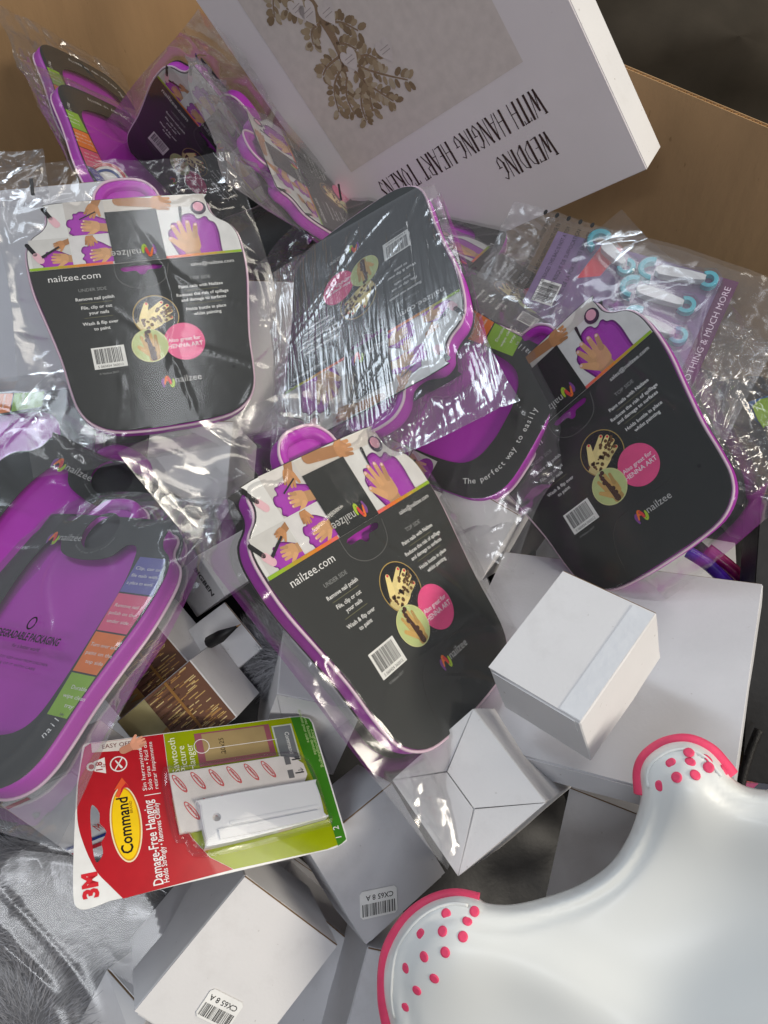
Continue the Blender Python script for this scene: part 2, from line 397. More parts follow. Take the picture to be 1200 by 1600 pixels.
def make_pack_meshes():
    M = {}
    # tray: floor at half depth, rims proud on both faces
    m = MB()
    prof = [(.0088, -.0068), (.0082, -.0035), (.0066, -.0018), (.0026, -.0016), (.0006, -.0028), (0, -.005), (0, -.013), (.0006, -.0152), (.0026, -.0166), (.0066, -.0164), (.0082, -.0145), (.0088, -.0112)]
    rings = [[(x, y, z) for x, y in offset(MATO, d)] for d, z in prof]
    m.loft(rings[::-1]); M['tray'] = m.mesh('tray', True, 'purple_silicone')
    m = MB(); m.tube([(x, y, -.0022) for x, y in offset(MATO, -.0001)], .0012, 6, closed=True); M['lip'] = m.mesh('lip', True, 'lilac_lip')
    # back card with its hanging hole
    hole = [U(-.085, .02), U(-.085, .045), U(-.03, .045), U(-.012, .066), U(.012, .066), U(.03, .045), U(.085, .045), U(.085, .02)]
    hole = smoothloop(hole, 3)
    m = MB(); m.plate([CARD, hole], -.0005, 0, DARK); M['back_card'] = m.mesh('back_card', False, 'print')
    # photo strip
    m = MB(); Z = .00015
    top = [p for p in CARD if p[1] >= 0]; top = sorted(top, key=lambda p: -math.atan2(p[1] - .02, p[0]))
    top = clip_poly(CARD, lambda p: p[1] >= 0, lambda p, q: (p[0] + (q[0] - p[0]) * (0 - p[1]) / (q[1] - p[1]), 0.0))
    top = offset(top, .0006)
    m.poly(top, Z, WHT); z = Z + .00008
    def rect(u0, u1, w0, w1, col, zz): m.poly([U(u0, w1), U(u1, w1), U(u1, w0), U(u0, w0)], zz, col)
    def rc(u0, u1, w0, w1): return (u0 * W, u1 * W, -w1 * W, -w0 * W)
    def matpic(u, w, s, rot, clip, zz):
        c, s_ = math.cos(rot), math.sin(rot)
        for k, (sc_, col) in enumerate(((1.0, PURD), (.93, PURP), (.84, S(170, 60, 180)))):
            l = [((x * c - y * s_) * s * sc_ + u * W, (x * s_ + y * c) * s * sc_ - w * W) for x, y in MATO]
            l = clip_rect(l, *clip)
            if len(l) > 2: m.poly(l, zz + k * .00002, col)
    # left column pictures
    rect(-.30, -.115, -.345, -.165, S(206, 202, 198), z)
    matpic(-.235, -.215, .15, rad(72), rc(-.44, -.115, -.325, -.165), z + .00006)
    hand2d(m, -.17 * W, .30 * W, .065 * W, rad(150), z + .00014, SKIN2, rc(-.33, -.115, -.345, -.165), 1.1, .5)
    hand2d(m, -.18 * W, .205 * W, .072 * W, rad(80), z + .0003, SKIN, rc(-.40, -.115, -.345, -.165), 1.3, .55, nail=S(240, 200, 200))
    m.poly([(-.24 * W, .25 * W), (-.16 * W, .285 * W), (-.158 * W, .279 * W), (-.238 * W, .244 * W)], z + .0005, S(40, 40, 44))
    for u, w in ((-.365, -.265), (-.465, -.085)):
        m.poly(capsule(u * W, -w * W, (u - .028) * W, (-w + .05) * W, .010 * W, .010 * W), z + .0002, S(22, 22, 24))
        m.poly(capsule((u + .004) * W, (-w - .008) * W, (u + .02) * W, (-w - .034) * W, .017 * W, .017 * W), z + .0002, S(236, 190, 200))
    rect(-.30, -.115, -.16, -.014, S(224, 222, 222), z)
    matpic(-.20, -.065, .135, rad(64), rc(-.30, -.115, -.155, -.014), z + .00006)
    hand2d(m, -.155 * W, .06 * W, .07 * W, rad(96), z + .00014, SKIN, rc(-.30, -.115, -.155, -.014), 1.0, .8, nail=S(240, 205, 205))
    hand2d(m, -.21 * W, .14 * W, .05 * W, rad(170), z + .0003, SKIN2, rc(-.30, -.115, -.16, -.014), 1.0, .45)
    rect(-.485, -.305, -.16, -.014, S(212, 211, 208), z)
    matpic(-.39, -.03, .14, rad(70), rc(-.485, -.305, -.13, -.014), z + .00006)
    hand2d(m, -.345 * W, .052 * W, .062 * W, rad(84), z + .00014, SKIN, rc(-.485, -.305, -.16, -.014), 1.0, .6)
    hand2d(m, -.345 * W, .125 * W, .046 * W, rad(110), z + .0003, SKIN2, rc(-.485, -.305, -.16, -.014), 1.1, .4)
    m.poly([(-.44 * W, .072 * W), (-.355 * W, .118 * W), (-.35 * W, .110 * W), (-.435 * W, .060 * W)], z + .0005, S(36, 34, 38))
    # wide picture on the right
    rect(-.115, .375, -.34, -.275, S(214, 208, 200), z)
    matpic(.285, -.125, .245, rad(8), rc(.13, .497, -.30, -.014), z + .00006)
    hand2d(m, .255 * W, .075 * W, .125 * W, rad(6), z + .00014, SKIN, rc(.13, .497, -.30, -.014), 1.0, .8, nail=S(245, 205, 205), spread=1.8)
    hand2d(m, .14 * W, .305 * W, .085 * W, rad(-98), z + .0003, SKIN2, rc(-.10, .40, -.345, -.02), 2.2, .5)
    m.poly(capsule(.245 * W, .27 * W, .235 * W, .20 * W, .008 * W, .004 * W), z + .00055, S(30, 28, 32))
    m.poly(circle(.335 * W, .262 * W, .038 * W, 16), z + .0005, S(60, 40, 64)); m.poly(circle(.335 * W, .268 * W, .026 * W, 14), z + .00052, S(236, 170, 190))
    # dark flap and rainbow rule
    rect(-.118, .128, -.275, -.001, DARK, z + .0006)
    n = 24
    for k in range(n):
        u0 = -.5 + k / n; u1 = u0 + 1 / n
        if -.12 < (u0 + u1) / 2 < .13: continue
        q = abs((u0 + u1) / 2 - .005) * 2
        col = tuple(PNK[i] * max(0, 1 - q * 2.2) + ORG[i] * max(0, 1 - abs(q * 2.2 - 1)) + GRN[i] * min(1, max(0, q * 2.2 - 1)) for i in range(3))
        rect(u0, u1, -.014, 0, col, z + .0005)
    M['photo_strip'] = m.mesh('photo_strip', False, 'print_gloss')
    # lettering
    m = MB(); Z = .0002; wt = S(238, 238, 236); gy = S(150, 152, 150)
    def t(s, u, w, h, col=wt, al='C', b=0.0, width=None, rot=0.0): put_text(m, s, u * W, -w * W, h * W, col, Z, al, b, rot, width=width * W if width else None)
    def fin(key, name):
        nonlocal m
        M[key] = m.mesh(name, False, 'print'); m = MB()
    def rule(u, w, l): m.poly([U(u - l / 2, w + .002), U(u + l / 2, w + .002), U(u + l / 2, w), U(u - l / 2, w)], Z, S(120, 118, 80))
    t('nailzee.com', -.43, .064, .034, al='L', width=.235); fin('web', 'web_address')
    t('sales@nailzee.com', .235, .05, .020, al='L', width=.215); fin('mail', 'email_address')
    t('UNDER SIDE', -.243, .128, .017, gy); t('Remove nail polish', -.24, .173, .017, b=.014)
    t('File, clip or cut', -.24, .218, .017, b=.014); t('your nails', -.235, .247, .017, b=.014)
    t('Wash & flip over', -.237, .300, .017, b=.014); t('to paint', -.235, .329, .017, b=.014); rule(-.24, .187, .15); rule(-.24, .262, .13); fin('left', 'left_text')
    t('TOP SIDE', .265, .123, .018, gy); t('Paint nails with Nailzee', .262, .163, .017, b=.014)
    t('Reduces the risk of spillage', .262, .206, .017, b=.014); t('and damage to surfaces', .262, .234, .017, b=.014)
    t('Holds bottle in place', .264, .283, .017, b=.014); t('whilst painting', .264, .311, .017, b=.014); rule(.262, .177, .16); rule(.262, .248, .17); fin('right', 'right_text')
    t('© Nailzee 2017', -.245, .552, .010, gy); fin('copy', 'copyright_text')
    # logos: the ribbon n beside the name
    m = MB()
    def logo(u, w, s, rot, z):
        c, s_ = math.cos(rot), math.sin(rot); T = lambda x, y: ((u + (x * c - y * s_) * s) * W, (-w + (x * s_ + y * c) * s) * W)
        for pts, col in (([(-1.05, -.55), (-1.1, 0), (-.95, .3)], S(130, 70, 150)), ([(-.98, -.3), (-.72, .35), (-.58, .2), (-.5, -.2)], S(240, 120, 40)), ([(-.52, -.15), (-.36, -.55), (-.2, -.2), (-.2, .15)], S(170, 200, 50)), ([(-.62, .35), (-.5, .0), (-.45, -.35)], S(220, 60, 60))):
            sp = smoothloop(pts, 4, False); l, r = [], []
            for i, p in enumerate(sp):
                a = sp[max(i - 1, 0)]; b_ = sp[min(i + 1, len(sp) - 1)]; d = math.hypot(b_[0] - a[0], b_[1] - a[1]) or 1
                wd_ = .085 * (0.45 + math.sin(math.pi * (i + .6) / (len(sp) + .2)))
                nx, ny = -(b_[1] - a[1]) / d * wd_, (b_[0] - a[0]) / d * wd_
                l.append(T(p[0] + nx, p[1] + ny)); r.append(T(p[0] - nx, p[1] - ny))
            m.poly(l + r[::-1], z, col); z += .00003
        p = T(-.02, -.25); put_text(m, 'nailzee', p[0], p[1], .62 * s * W, S(190, 190, 188), z, 'L', 0.0, rot)
    logo(.045, .627, .055, 0, .0002); M['logo'] = m.mesh('logo', False, 'print')
    m = MB(); logo(.012, -.048, -.062, 0, .0012); M['logo2'] = m.mesh('logo', False, 'print')
    # henna badges
    m = MB(); Z = .0002
    m.poly(circle(.019 * W, -.291 * W, .108 * W, 36), Z, S(190, 160, 90)); m.poly(circle(.019 * W, -.291 * W, .104 * W, 36), Z + .00004, S(34, 33, 30))
    cc = (.019, -.291)
    b2 = MB(); hand2d(b2, (cc[0] - .03) * W, (cc[1] - .02) * W, .115 * W, rad(-62), Z + .00008, S(240, 220, 150), None, 1.0, .85, 1, S(220, 50, 70))
    def inclip(mb, cx, cy, r):
        for f, col in zip(mb.f, mb.c):
            pl = [mb.v[i] for i in f]
            if all(math.hypot(p[0] - cx, p[1] - cy) <= r for p in pl): m.add(pl, [list(range(len(pl)))], col)
            else:
                q = []
                for p in pl:
                    d = math.hypot(p[0] - cx, p[1] - cy); k = min(1, r / d); q.append((cx + (p[0] - cx) * k, cy + (p[1] - cy) * k, p[2]))
                m.add(q, [list(range(len(q)))], col)
    inclip(b2, cc[0] * W, cc[1] * W, .103 * W)
    rn = random.Random(4)
    for k in range(46):
        q = rn.random(); a = (cc[0] - .085 + .15 * q + rn.gauss(0, .012), cc[1] - .055 + .075 * q + rn.gauss(0, .016))
        if math.hypot(a[0] - cc[0], a[1] - cc[1]) < .09: m.poly(circle(a[0] * W, a[1] * W, rn.uniform(.004, .010) * W, 7), Z + .0003, S(110, 78, 40))
    m.poly(circle(.126 * W, -.439 * W, .096 * W, 40), Z + .00034, S(236, 84, 140))
    put_text(m, 'Also great for', .126 * W, -.436 * W, .020 * W, S(250, 230, 238), Z + .0004, bold=.012)
    put_text(m, 'HENNA ART', .126 * W, -.468 * W, .022 * W, S(250, 230, 238), Z + .0004, bold=.012)
    m.poly(circle(-.037 * W, -.439 * W, .085 * W, 34), Z + .00044, S(214, 214, 150)); m.poly(circle(-.037 * W, -.439 * W, .081 * W, 34), Z + .00046, S(196, 208, 140))
    b2 = MB(); hand2d(b2, -.03 * W, -.46 * W, .085 * W, rad(6), Z + .0005, S(205, 165, 95), None, .6, .8, 1)
    inclip(b2, -.037 * W, -.439 * W, .080 * W)
    for k in range(7): m.poly(circle((-.035 + .012 * math.sin(k * 1.1)) * W, (-.50 + .022 * k) * W, .011 * W, 8), Z + .0007, S(70, 42, 30))
    m.poly(capsule(-.03 * W, -.505 * W, -.045 * W, -.37 * W, .014 * W, .006 * W), Z + .00072, S(74, 44, 30))
    M['henna_badge'] = m.mesh('henna_badge', False, 'print_gloss')
    m = MB(); m.poly([U(-.304, .524), U(-.155, .524), U(-.155, .416), U(-.304, .416)], .0002, S(236, 236, 232))
    barcode(m, -.292 * W, -.167 * W, -.498 * W, -.424 * W, .00026, random.Random(7))
    put_text(m, '5 060424 360012', -.23 * W, -.518 * W, .012 * W, (.02, .02, .02), .00026)
    M['barcode_label'] = m.mesh('barcode_label', False, 'print')
    # the crease of the lower pocket and of the hanging tab
    m = MB()
    def line(pts, w_=.0022, col=S(40, 40, 38)):
        sp = [U(*p) for p in smoothloop(pts, 5, False)]
        m.tube([(x, y, .0) for x, y in sp], w_ * W, 5, col, flat=.5)
    line([(-.125, -.0), (-.12, .08), (-.06, .13), (.03, .135), (.10, .10), (.13, .02)], .0018, S(92, 92, 90)); M['tab_crease'] = m.mesh('tab_crease', False, 'print'); m = MB()
    line([(-.19, .80), (-.17, .68), (-.12, .60), (-.04, .575), (.22, .572)], .002)
    M['flap_crease'] = m.mesh('pocket_crease', False, 'print')
    m = MB(); m.poly(circle(.33 * W, -.60 * W, .009 * W, 12), .0002, S(24, 24, 24)); M['dot'] = m.mesh('punched_dot', False, 'print')
    # ---- front face (built in its own right-reading frame, then turned about y)
    ZF = .0172
    F = MB(); hol = circle(0, .27 * W, .098 * W, 36)
    F.plate([CARD, OPEN, hol], ZF - .0005, ZF, DARK); M['front_card'] = turned(F, 'front_card', 'print')
    F = MB()
    text_on_curve(F, 'The perfect way to easily              nails', [U(*p) for p in smoothloop([(-.36, .63), (-.30, .72), (-.17, .775), (0, .785), (.17, .775), (.30, .725), (.37, .62), (.40, .52)], 6, False)], .030 * W, wt, ZF + .0002); M['slogan'] = turned(F, 'slogan', 'print'); F = MB()
    text_on_curve(F, 'nails, bottle place spill preventer', [U(*p) for p in smoothloop([(-.118, -.24), (-.09, -.18), (0, -.145), (.09, -.18), (.118, -.24)], 6, False)], .011 * W, gy, ZF + .0002)
    M['front_lettering'] = turned(F, 'hole_text', 'print')
    m = MB(); logo(-.215, -.215, .062, rad(2), ZF + .0002); M['front_logo'] = turned(m, 'logo', 'print')
    for k, (nm, col, tx) in enumerate((('a', S(104, 98, 170), ('Clip, cut or', 'file nails with', 'a place to work')), ('b', S(232, 92, 132), ('Remove nail', 'polish on the', 'under side')), ('c', S(238, 124, 44), ('Turn over and', 'paint on the', 'top side')), ('d', S(140, 184, 50), ('Durable', 'wipe clean', 'tray')))):
        F = MB(); w0 = -.155 + .175 * k; w1 = w0 + .168
        edge = lambda w: np.interp(w, [-.2, -.1, 0, .12, .29, .45, .6], [.43, .495, .5, .49, .458, .43, .417])
        F.poly([U(.318, w1), U(edge(w1), w1), U(edge(w0), w0), U(.318, w0)], ZF + .0002, col)
        for q, s_ in enumerate(tx): put_text(F, s_, .40 * W, -(w0 + .06 + .035 * q) * W, .016 * W, S(240, 236, 230), ZF + .0003, width=min(.14, .0115 * len(s_)) * W)
        M['square' + nm] = turned(F, 'tip_square', 'print')
    F = MB()
    for k in range(4):
        w0 = -.14 + .15 * k; w1 = w0 + .145; e = edge((w0 + w1) / 2)
        F.poly([U(-e + .006, w1), U(-.315, w1), U(-.315, w0), U(-e + .006, w0)], ZF + .0002, S(214, 212, 212))
        F.poly(clip_rect(circle(-.39 * W, -(w0 + .10) * W, .07 * W, 20, .05 * W), -e * W + .001, -.317 * W, -w1 * W, -w0 * W), ZF + .00026, PURP)
        hand2d(F, -.38 * W, -(w0 + .06) * W, .06 * W, rad(150 + 30 * (k % 3)), ZF + .0003, SKIN, (-e * W + .001, -.317 * W, -w1 * W, -w0 * W), 1.0, .8)
        F.poly(capsule(-.42 * W, -(w0 + .02) * W, -.36 * W, -(w0 + .035) * W, .006 * W, .006 * W), ZF + .0006, S(30, 28, 30))
    M['front_photos'] = turned(F, 'photo_strip', 'print_gloss')
    F = MB()
    F.tube([(.02 * W * math.cos(a), -.47 * W + .026 * W * math.sin(a), 0) for a in np.linspace(0, 6.2, 16)], .004 * W, 5, (.02, .02, .02), flat=.2)
    put_text(F, 'BIODEGRADABLE PACKAGING', 0, -.545 * W, .034 * W, (.02, .02, .02), 0, width=.42 * W, bold=.03)
    put_text(F, 'for a better world', .05 * W, -.58 * W, .016 * W, (.02, .02, .02), 0)
    put_text(F, 'THIS BAG IS NOT A TOY KEEP AWAY FROM CHILDREN', 0, -.63 * W, .011 * W, (.02, .02, .02), 0, width=.44 * W)
    put_text(F, 'AND DISPOSE OF IT WITH CARE', 0, -.655 * W, .011 * W, (.02, .02, .02), 0, width=.34 * W)
    M['bag_print'] = F
    m = MB(); m.poly(circle(0, .27 * W, .103 * W, 32), .0117, S(16, 15, 17)); M['hole_shade'] = turned(m, 'bottle_hole_shade', 'print')  # black disc painting the dark depth of the bottle hole
    return M

def turned(F, name, mat):
    """flip a mesh collector from the front face's frame into the pack's frame"""
    F.v = [(-x, y, -z) for x, y, z in F.v]
    F.v = [(x, y, z - .0) for x, y, z in F.v]
    return F.mesh(name, False, mat)
PM = make_pack_meshes()

def creases(X, Y, rnd, n, amp, wid, L, ang=None, spread=math.pi):
    """sum of straight sharp-backed folds over a sheet"""
    Z = np.zeros_like(X); x0, x1, y0, y1 = X.min(), X.max(), Y.min(), Y.max()
    for _ in range(n):
        cx, cy = rnd.uniform(x0, x1), rnd.uniform(y0, y1)
        a = (ang if ang is not None else 0) + rnd.uniform(-spread / 2, spread / 2)
        l = L * rnd.uniform(.35, 1.2); w = wid * rnd.uniform(.5, 1.8); h = amp * rnd.uniform(.2, 1.0)
        c, s_ = math.cos(a), math.sin(a)
        p = (X - cx) * c + (Y - cy) * s_; q = -(X - cx) * s_ + (Y - cy) * c
        q = q + .012 * np.sin(p / L * 3 + cx * 90) * (L / .1)
        Z += h * np.exp(-np.abs(q) / w) * np.clip(1 - (np.abs(p) / l) ** 2, 0, 1)
    return Z
def waves(X, Y, rnd, n, freq):
    Z = np.zeros_like(X)
    for _ in range(n):
        a = rnd.uniform(0, 6.28); f = freq * rnd.uniform(.6, 1.6); Z += np.sin((X * math.cos(a) + Y * math.sin(a)) * f + rnd.uniform(0, 6.28)) / n
    return Z
def polydist(X, Y, loop):
    """signed distance to a closed loop, negative inside"""
    P = np.array([p[:2] for p in loop]); Q = np.roll(P, -1, 0); x, y = X.ravel(), Y.ravel()
    D = np.full(x.shape, 1e9); ins = np.zeros(x.shape, bool)
    for (ax, ay), (bx, by) in zip(P, Q):
        dx, dy = bx - ax, by - ay; t = np.clip(((x - ax) * dx + (y - ay) * dy) / (dx * dx + dy * dy + 1e-15), 0, 1)
        D = np.minimum(D, (x - ax - t * dx) ** 2 + (y - ay - t * dy) ** 2)
        if dy: ins ^= ((ay > y) != (by > y)) & (x < (bx - ax) * (y - ay) / dy + ax)
    return np.where(ins, -1, 1).reshape(X.shape) * np.sqrt(D).reshape(X.shape)

def bag(parent, ext, seed, loop=MATO, ztop=.0006, zbot=-.0185, amp=.0035, mat='film', n=70, ang=None, spread=math.pi, step=.0024, wav=.006, corners=None, name='bag', tent=.03, flat=.12, lay=0.0, Lf=.06):
    """a clear bag: two sheets round the goods, joined at the border, with folds and crumples"""
    x0, x1, y0, y1 = ext; rnd = random.Random(seed)
    nx = max(8, int((x1 - x0) / step)); ny = max(8, int((y1 - y0) / step))
    s_, t_ = np.meshgrid(np.linspace(0, 1, nx + 1), np.linspace(0, 1, ny + 1))
    cs = np.array(corners or [(0, 0)] * 4, float)      # shifts of the corners: x0y0, x1y0, x1y1, x0y1
    sh = lambda k: cs[0, k] * (1 - s_) * (1 - t_) + cs[1, k] * s_ * (1 - t_) + cs[2, k] * s_ * t_ + cs[3, k] * (1 - s_) * t_
    X = x0 + (x1 - x0) * s_ + sh(0); Y = y0 + (y1 - y0) * t_ + sh(1)
    eb = np.minimum(np.minimum(s_, 1 - s_) * (x1 - x0), np.minimum(t_, 1 - t_) * (y1 - y0))
    edge = np.exp(-eb / .02)
    X = X + edge * .007 * waves(X, Y, rnd, 4, 30); Y = Y + edge * .007 * waves(X, Y, rnd, 4, 30)
    D = polydist(X, Y, loop); zm = (ztop + zbot) / 2
    out = np.clip(D / .03, 0, 1)
    fall = np.clip(1 - np.clip(D, 0, 1) / tent, 0, 1) ** 1.4
    pin = np.clip(eb / .012, 0, 1)
    common = wav * waves(X, Y, rnd, 7, 42) * out + creases(X, Y, rnd, n // 2, amp * 1.2, .004, .07, ang, spread) * out
    top = zm + (ztop - zm) * fall + np.abs(creases(X, Y, rnd, n, amp, .0032, Lf, ang, spread)) * np.clip(D / .012 + .06 + lay, 0, 1) * pin + creases(X, Y, rnd, 14, .0016, .0022, .13, ang if ang is not None else rnd.uniform(0, 3), spread if ang is not None else 1.3) * pin + .0010 * (waves(X, Y, rnd, 6, 50) * .5 + .5) * pin
    bot = zm + (zbot - zm) * fall - np.abs(creases(X, Y, rnd, n // 2, amp * .7, .003, .05)) * pin - .0015 * pin
    top = top + common; bot = bot + common
    ins = D < .0015
    top = np.where(ins, np.maximum(top, ztop + .0009), top); bot = np.where(ins, np.minimum(bot, zbot - .0006), bot)
    top = np.maximum(top, bot + .0003)
    N1 = (nx + 1) * (ny + 1)
    V = np.concatenate([np.stack([X, Y, top], -1).reshape(-1, 3), np.stack([X, Y, bot], -1).reshape(-1, 3)])
    i = np.arange(N1).reshape(ny + 1, nx + 1)
    q = np.stack([i[:-1, :-1], i[:-1, 1:], i[1:, 1:], i[1:, :-1]], -1).reshape(-1, 4)
    fs = np.concatenate([q, q[:, ::-1] + N1])
    me = bpy.data.meshes.new(name); me.from_pydata(V.tolist(), [], fs.tolist()); me.update()
    ca = me.attributes.new('crumple', 'FLOAT', 'POINT')
    cr = np.clip(flat + np.clip(D, 0, 1) / .03, 0, 1).ravel(); ca.data.foreach_set('value', np.concatenate([cr, cr]).astype(np.float32))
    me.polygons.foreach_set('use_smooth', [True] * len(me.polygons)); me.materials.append(MATS[mat])
    return obj(name, me, parent)

def pack(label, r, t, front, ext, seed, skip=(), backtext=True, fronttext=True, **kw):
    g = thing('manicure_tray_pack', label, 'tray pack', pose(r, t, front), 'bagged manicure trays')
    if front:   # the measured plane is the front card, lying 17 mm off the pack's own origin
        g.matrix_world = g.matrix_world @ Matrix.Translation((0, 0, .0172))
    tr = obj('tray', PM['tray'], g); obj('lip', PM['lip'], tr)
    if front: obj('bottle_hole_shade', PM['hole_shade'], tr)
    bc = obj('back_card', PM['back_card'], g)
    if backtext:
        for k in ('photo_strip', 'web', 'mail', 'left', 'right', 'copy', 'logo', 'logo2', 'henna_badge', 'barcode_label', 'tab_crease', 'flap_crease', 'dot'): obj(PM[k].name.split('.')[0], PM[k], bc)
    fc = obj('front_card', PM['front_card'], g)
    if fronttext:
        for k in ('slogan', 'front_lettering', 'front_logo', 'squarea', 'squareb', 'squarec', 'squared', 'front_photos'):
            if k not in skip: obj(PM[k].name.split('.')[0], PM[k], fc)
    x0, x1, y0, y1 = ext
    b = bag(g, (x0 * W, x1 * W, y0 * W, y1 * W), seed, **kw)
    return g, b
# ------------------------------------------------------------------ the big cardboard bin and the floor outside
def bin_layout():
    d1 = RCW @ Vector(((985 - 600) / FPX, (110 - 800) / FPX, 1)); d2 = RCW @ Vector(((1200 - 600) / FPX, (200 - 800) / FPX, 1))
    a = d1 / -d1.z; b = d2 / -d2.z; corner = at(405, 100, 1.34)
    cr = lambda u, v: u.x * v.y - u.y * v.x
    h = cr(b - a, corner - CAM) / cr(b - a, a)
    rim = CAM.z - h; d = (b - a); d.z = 0; d.normalize()
    return Vector((corner.x, corner.y, 0)), d, rim
BC, BD, RIM = bin_layout()
BN = Vector((-BD.y, BD.x, 0))
if BN.dot(Vector((0, 0, 0)) - BC) < 0: BN = -BN          # points into the bin
FLOOR_Z = 0.0
def flute_lines(m, ang):
    """faint upright corrugation showing through the liner"""
    nt = m.node_tree; N = nt.nodes.new; L = nt.links.new; b = nt.nodes['Principled BSDF']
    old = b.inputs['Normal'].links[0].from_socket
    tc = N('ShaderNodeTexCoord'); mp = N('ShaderNodeMapping'); mp.inputs['Rotation'].default_value = (0, 0, -ang); L(tc.outputs['Object'], mp.inputs[0])
    wv = N('ShaderNodeTexWave'); wv.inputs['Scale'].default_value = 26; wv.inputs['Distortion'].default_value = 1.2; wv.inputs['Detail'].default_value = 2; L(mp.outputs[0], wv.inputs['Vector'])
    bp = N('ShaderNodeBump'); bp.inputs['Strength'].default_value = .13; bp.inputs['Distance'].default_value = .001; L(wv.outputs['Fac'], bp.inputs['Height']); L(old, bp.inputs['Normal']); L(bp.outputs[0], b.inputs['Normal'])
dv = BD + BN; flute_lines(MATS['brown_board'], math.atan2(dv.y, dv.x))
fl = MB(); fl.box(-6, 6, -4, 8, -.05, 0); o = fl.build('floor', 'dark_floor'); o['kind'] = 'structure'
o['label'] = 'dark store floor beyond the cardboard bin'
binr = thing('cardboard_bin', 'tall open brown corrugated cardboard bin holding the whole pile', 'cardboard box', Matrix.Translation((0, 0, 0)))
def wall_panel(p, d, n_in, L, z0, z1, th=.007):
    """a corrugated panel: two liners with a wavy sheet between them, cut edge on top"""
    outs = []
    for off in (0, -th + .0012):
        m = MB(); q = [p + n_in * off, p + d * L + n_in * off, p + d * L + n_in * (off - .0012), p + n_in * (off - .0012)]
        m.add([(v.x, v.y, z0) for v in q] + [(v.x, v.y, z1) for v in q], [[0, 1, 5, 4], [1, 2, 6, 5], [2, 3, 7, 6], [3, 0, 4, 7], [4, 5, 6, 7]])
        outs.append(m.build('wall_panel', 'brown_board', binr))
    m = MB(); k = int(L / .0016); vv = []; fs = []
    for i in range(k + 1):
        s_ = L * i / k; off = -.0035 + .0021 * math.sin(i * 1.25)
        for zz in (z1 - .05, z1 - .0004):
            for e in (.00035, -.00035):
                v = p + d * s_ + n_in * (off + e); vv.append((v.x, v.y, zz))
    for i in range(k):
        a, b = 4 * i, 4 * i + 4
        fs += [[a + 2, b + 2, b + 3, a + 3], [a, b, b + 2, a + 2], [b + 1, a + 1, a + 3, b + 3]]
    m.add(vv, fs); outs.append(m.build('flute', 'board_edge', outs[0]))
    return outs
w1 = wall_panel(BC, BD, BN, 1.35, .05, RIM)
w2 = wall_panel(BC, BN, BD, 1.35, .05, RIM + .0)
m = MB(); q = [BC, BC + BD * 1.35, BC + BD * 1.35 + BN * 1.35, BC + BN * 1.35]
m.add([(v.x, v.y, .05) for v in q], [[0, 1, 2, 3]]); m.build('bin_floor', 'brown_board', binr)
print('BIN', BC, BD, BN, 'rim', RIM)

# ------------------------------------------------------------------ white cartons
import bmesh
from mathutils import noise
def rbox_mesh(name, x0, x1, y0, y1, z0, z1, b, mat, warp=1.0):
    bm = bmesh.new()
    for sx, X in ((-1, x0), (1, x1)):
        for sy, Y in ((-1, y0), (1, y1)):
            for sz, Z_ in ((-1, z0), (1, z1)):
                for k in range(3):
                    q = [X, Y, Z_]
                    for a, s_ in enumerate((sx, sy, sz)):
                        if a != k: q[a] -= 0
                    q = [X - (sx * b if k != 0 else 0), Y - (sy * b if k != 1 else 0), Z_ - (sz * b if k != 2 else 0)]
                    bm.verts.new(q)
    r = bmesh.ops.convex_hull(bm, input=bm.verts[:])
    bmesh.ops.dissolve_limit(bm, angle_limit=.02, verts=bm.verts[:], edges=bm.edges[:])
    bmesh.ops.subdivide_edges(bm, edges=[e for e in bm.edges if e.calc_length() > .01], cuts=6, use_grid_fill=True)
    sd = Vector((x1 * 731.0, y0 * 517.0, z0 * 913.0))
    for v in bm.verts:
        v.co += (noise.noise_vector(v.co * 28 + sd) * .0007 + noise.noise_vector(v.co * 90 + sd) * .00018) * warp
    me = bpy.data.meshes.new(name); bm.to_mesh(me); bm.free(); me.materials.append(MATS[mat])
    me.polygons.foreach_set('use_smooth', [True] * len(me.polygons)); me.set_sharp_from_angle(angle=rad(24))
    return me
def sheet(mb, pts, th, col=(1, 1, 1)):
    """thin board: polygon pts (x, y, z) with thickness th below"""
    n = len(pts); vv = list(pts) + [(x, y, z - th) for x, y, z in pts]
    ar = sum(pts[i][0] * pts[(i + 1) % n][1] - pts[(i + 1) % n][0] * pts[i][1] for i in range(n))
    f = list(range(n)); g = [n + i for i in reversed(range(n))]
    fs = [f, g] + [[i, n + i, n + (i + 1) % n, (i + 1) % n] for i in range(n)]
    if ar < 0: fs = [list(reversed(q)) for q in fs]
    mb.add(vv, fs, col)
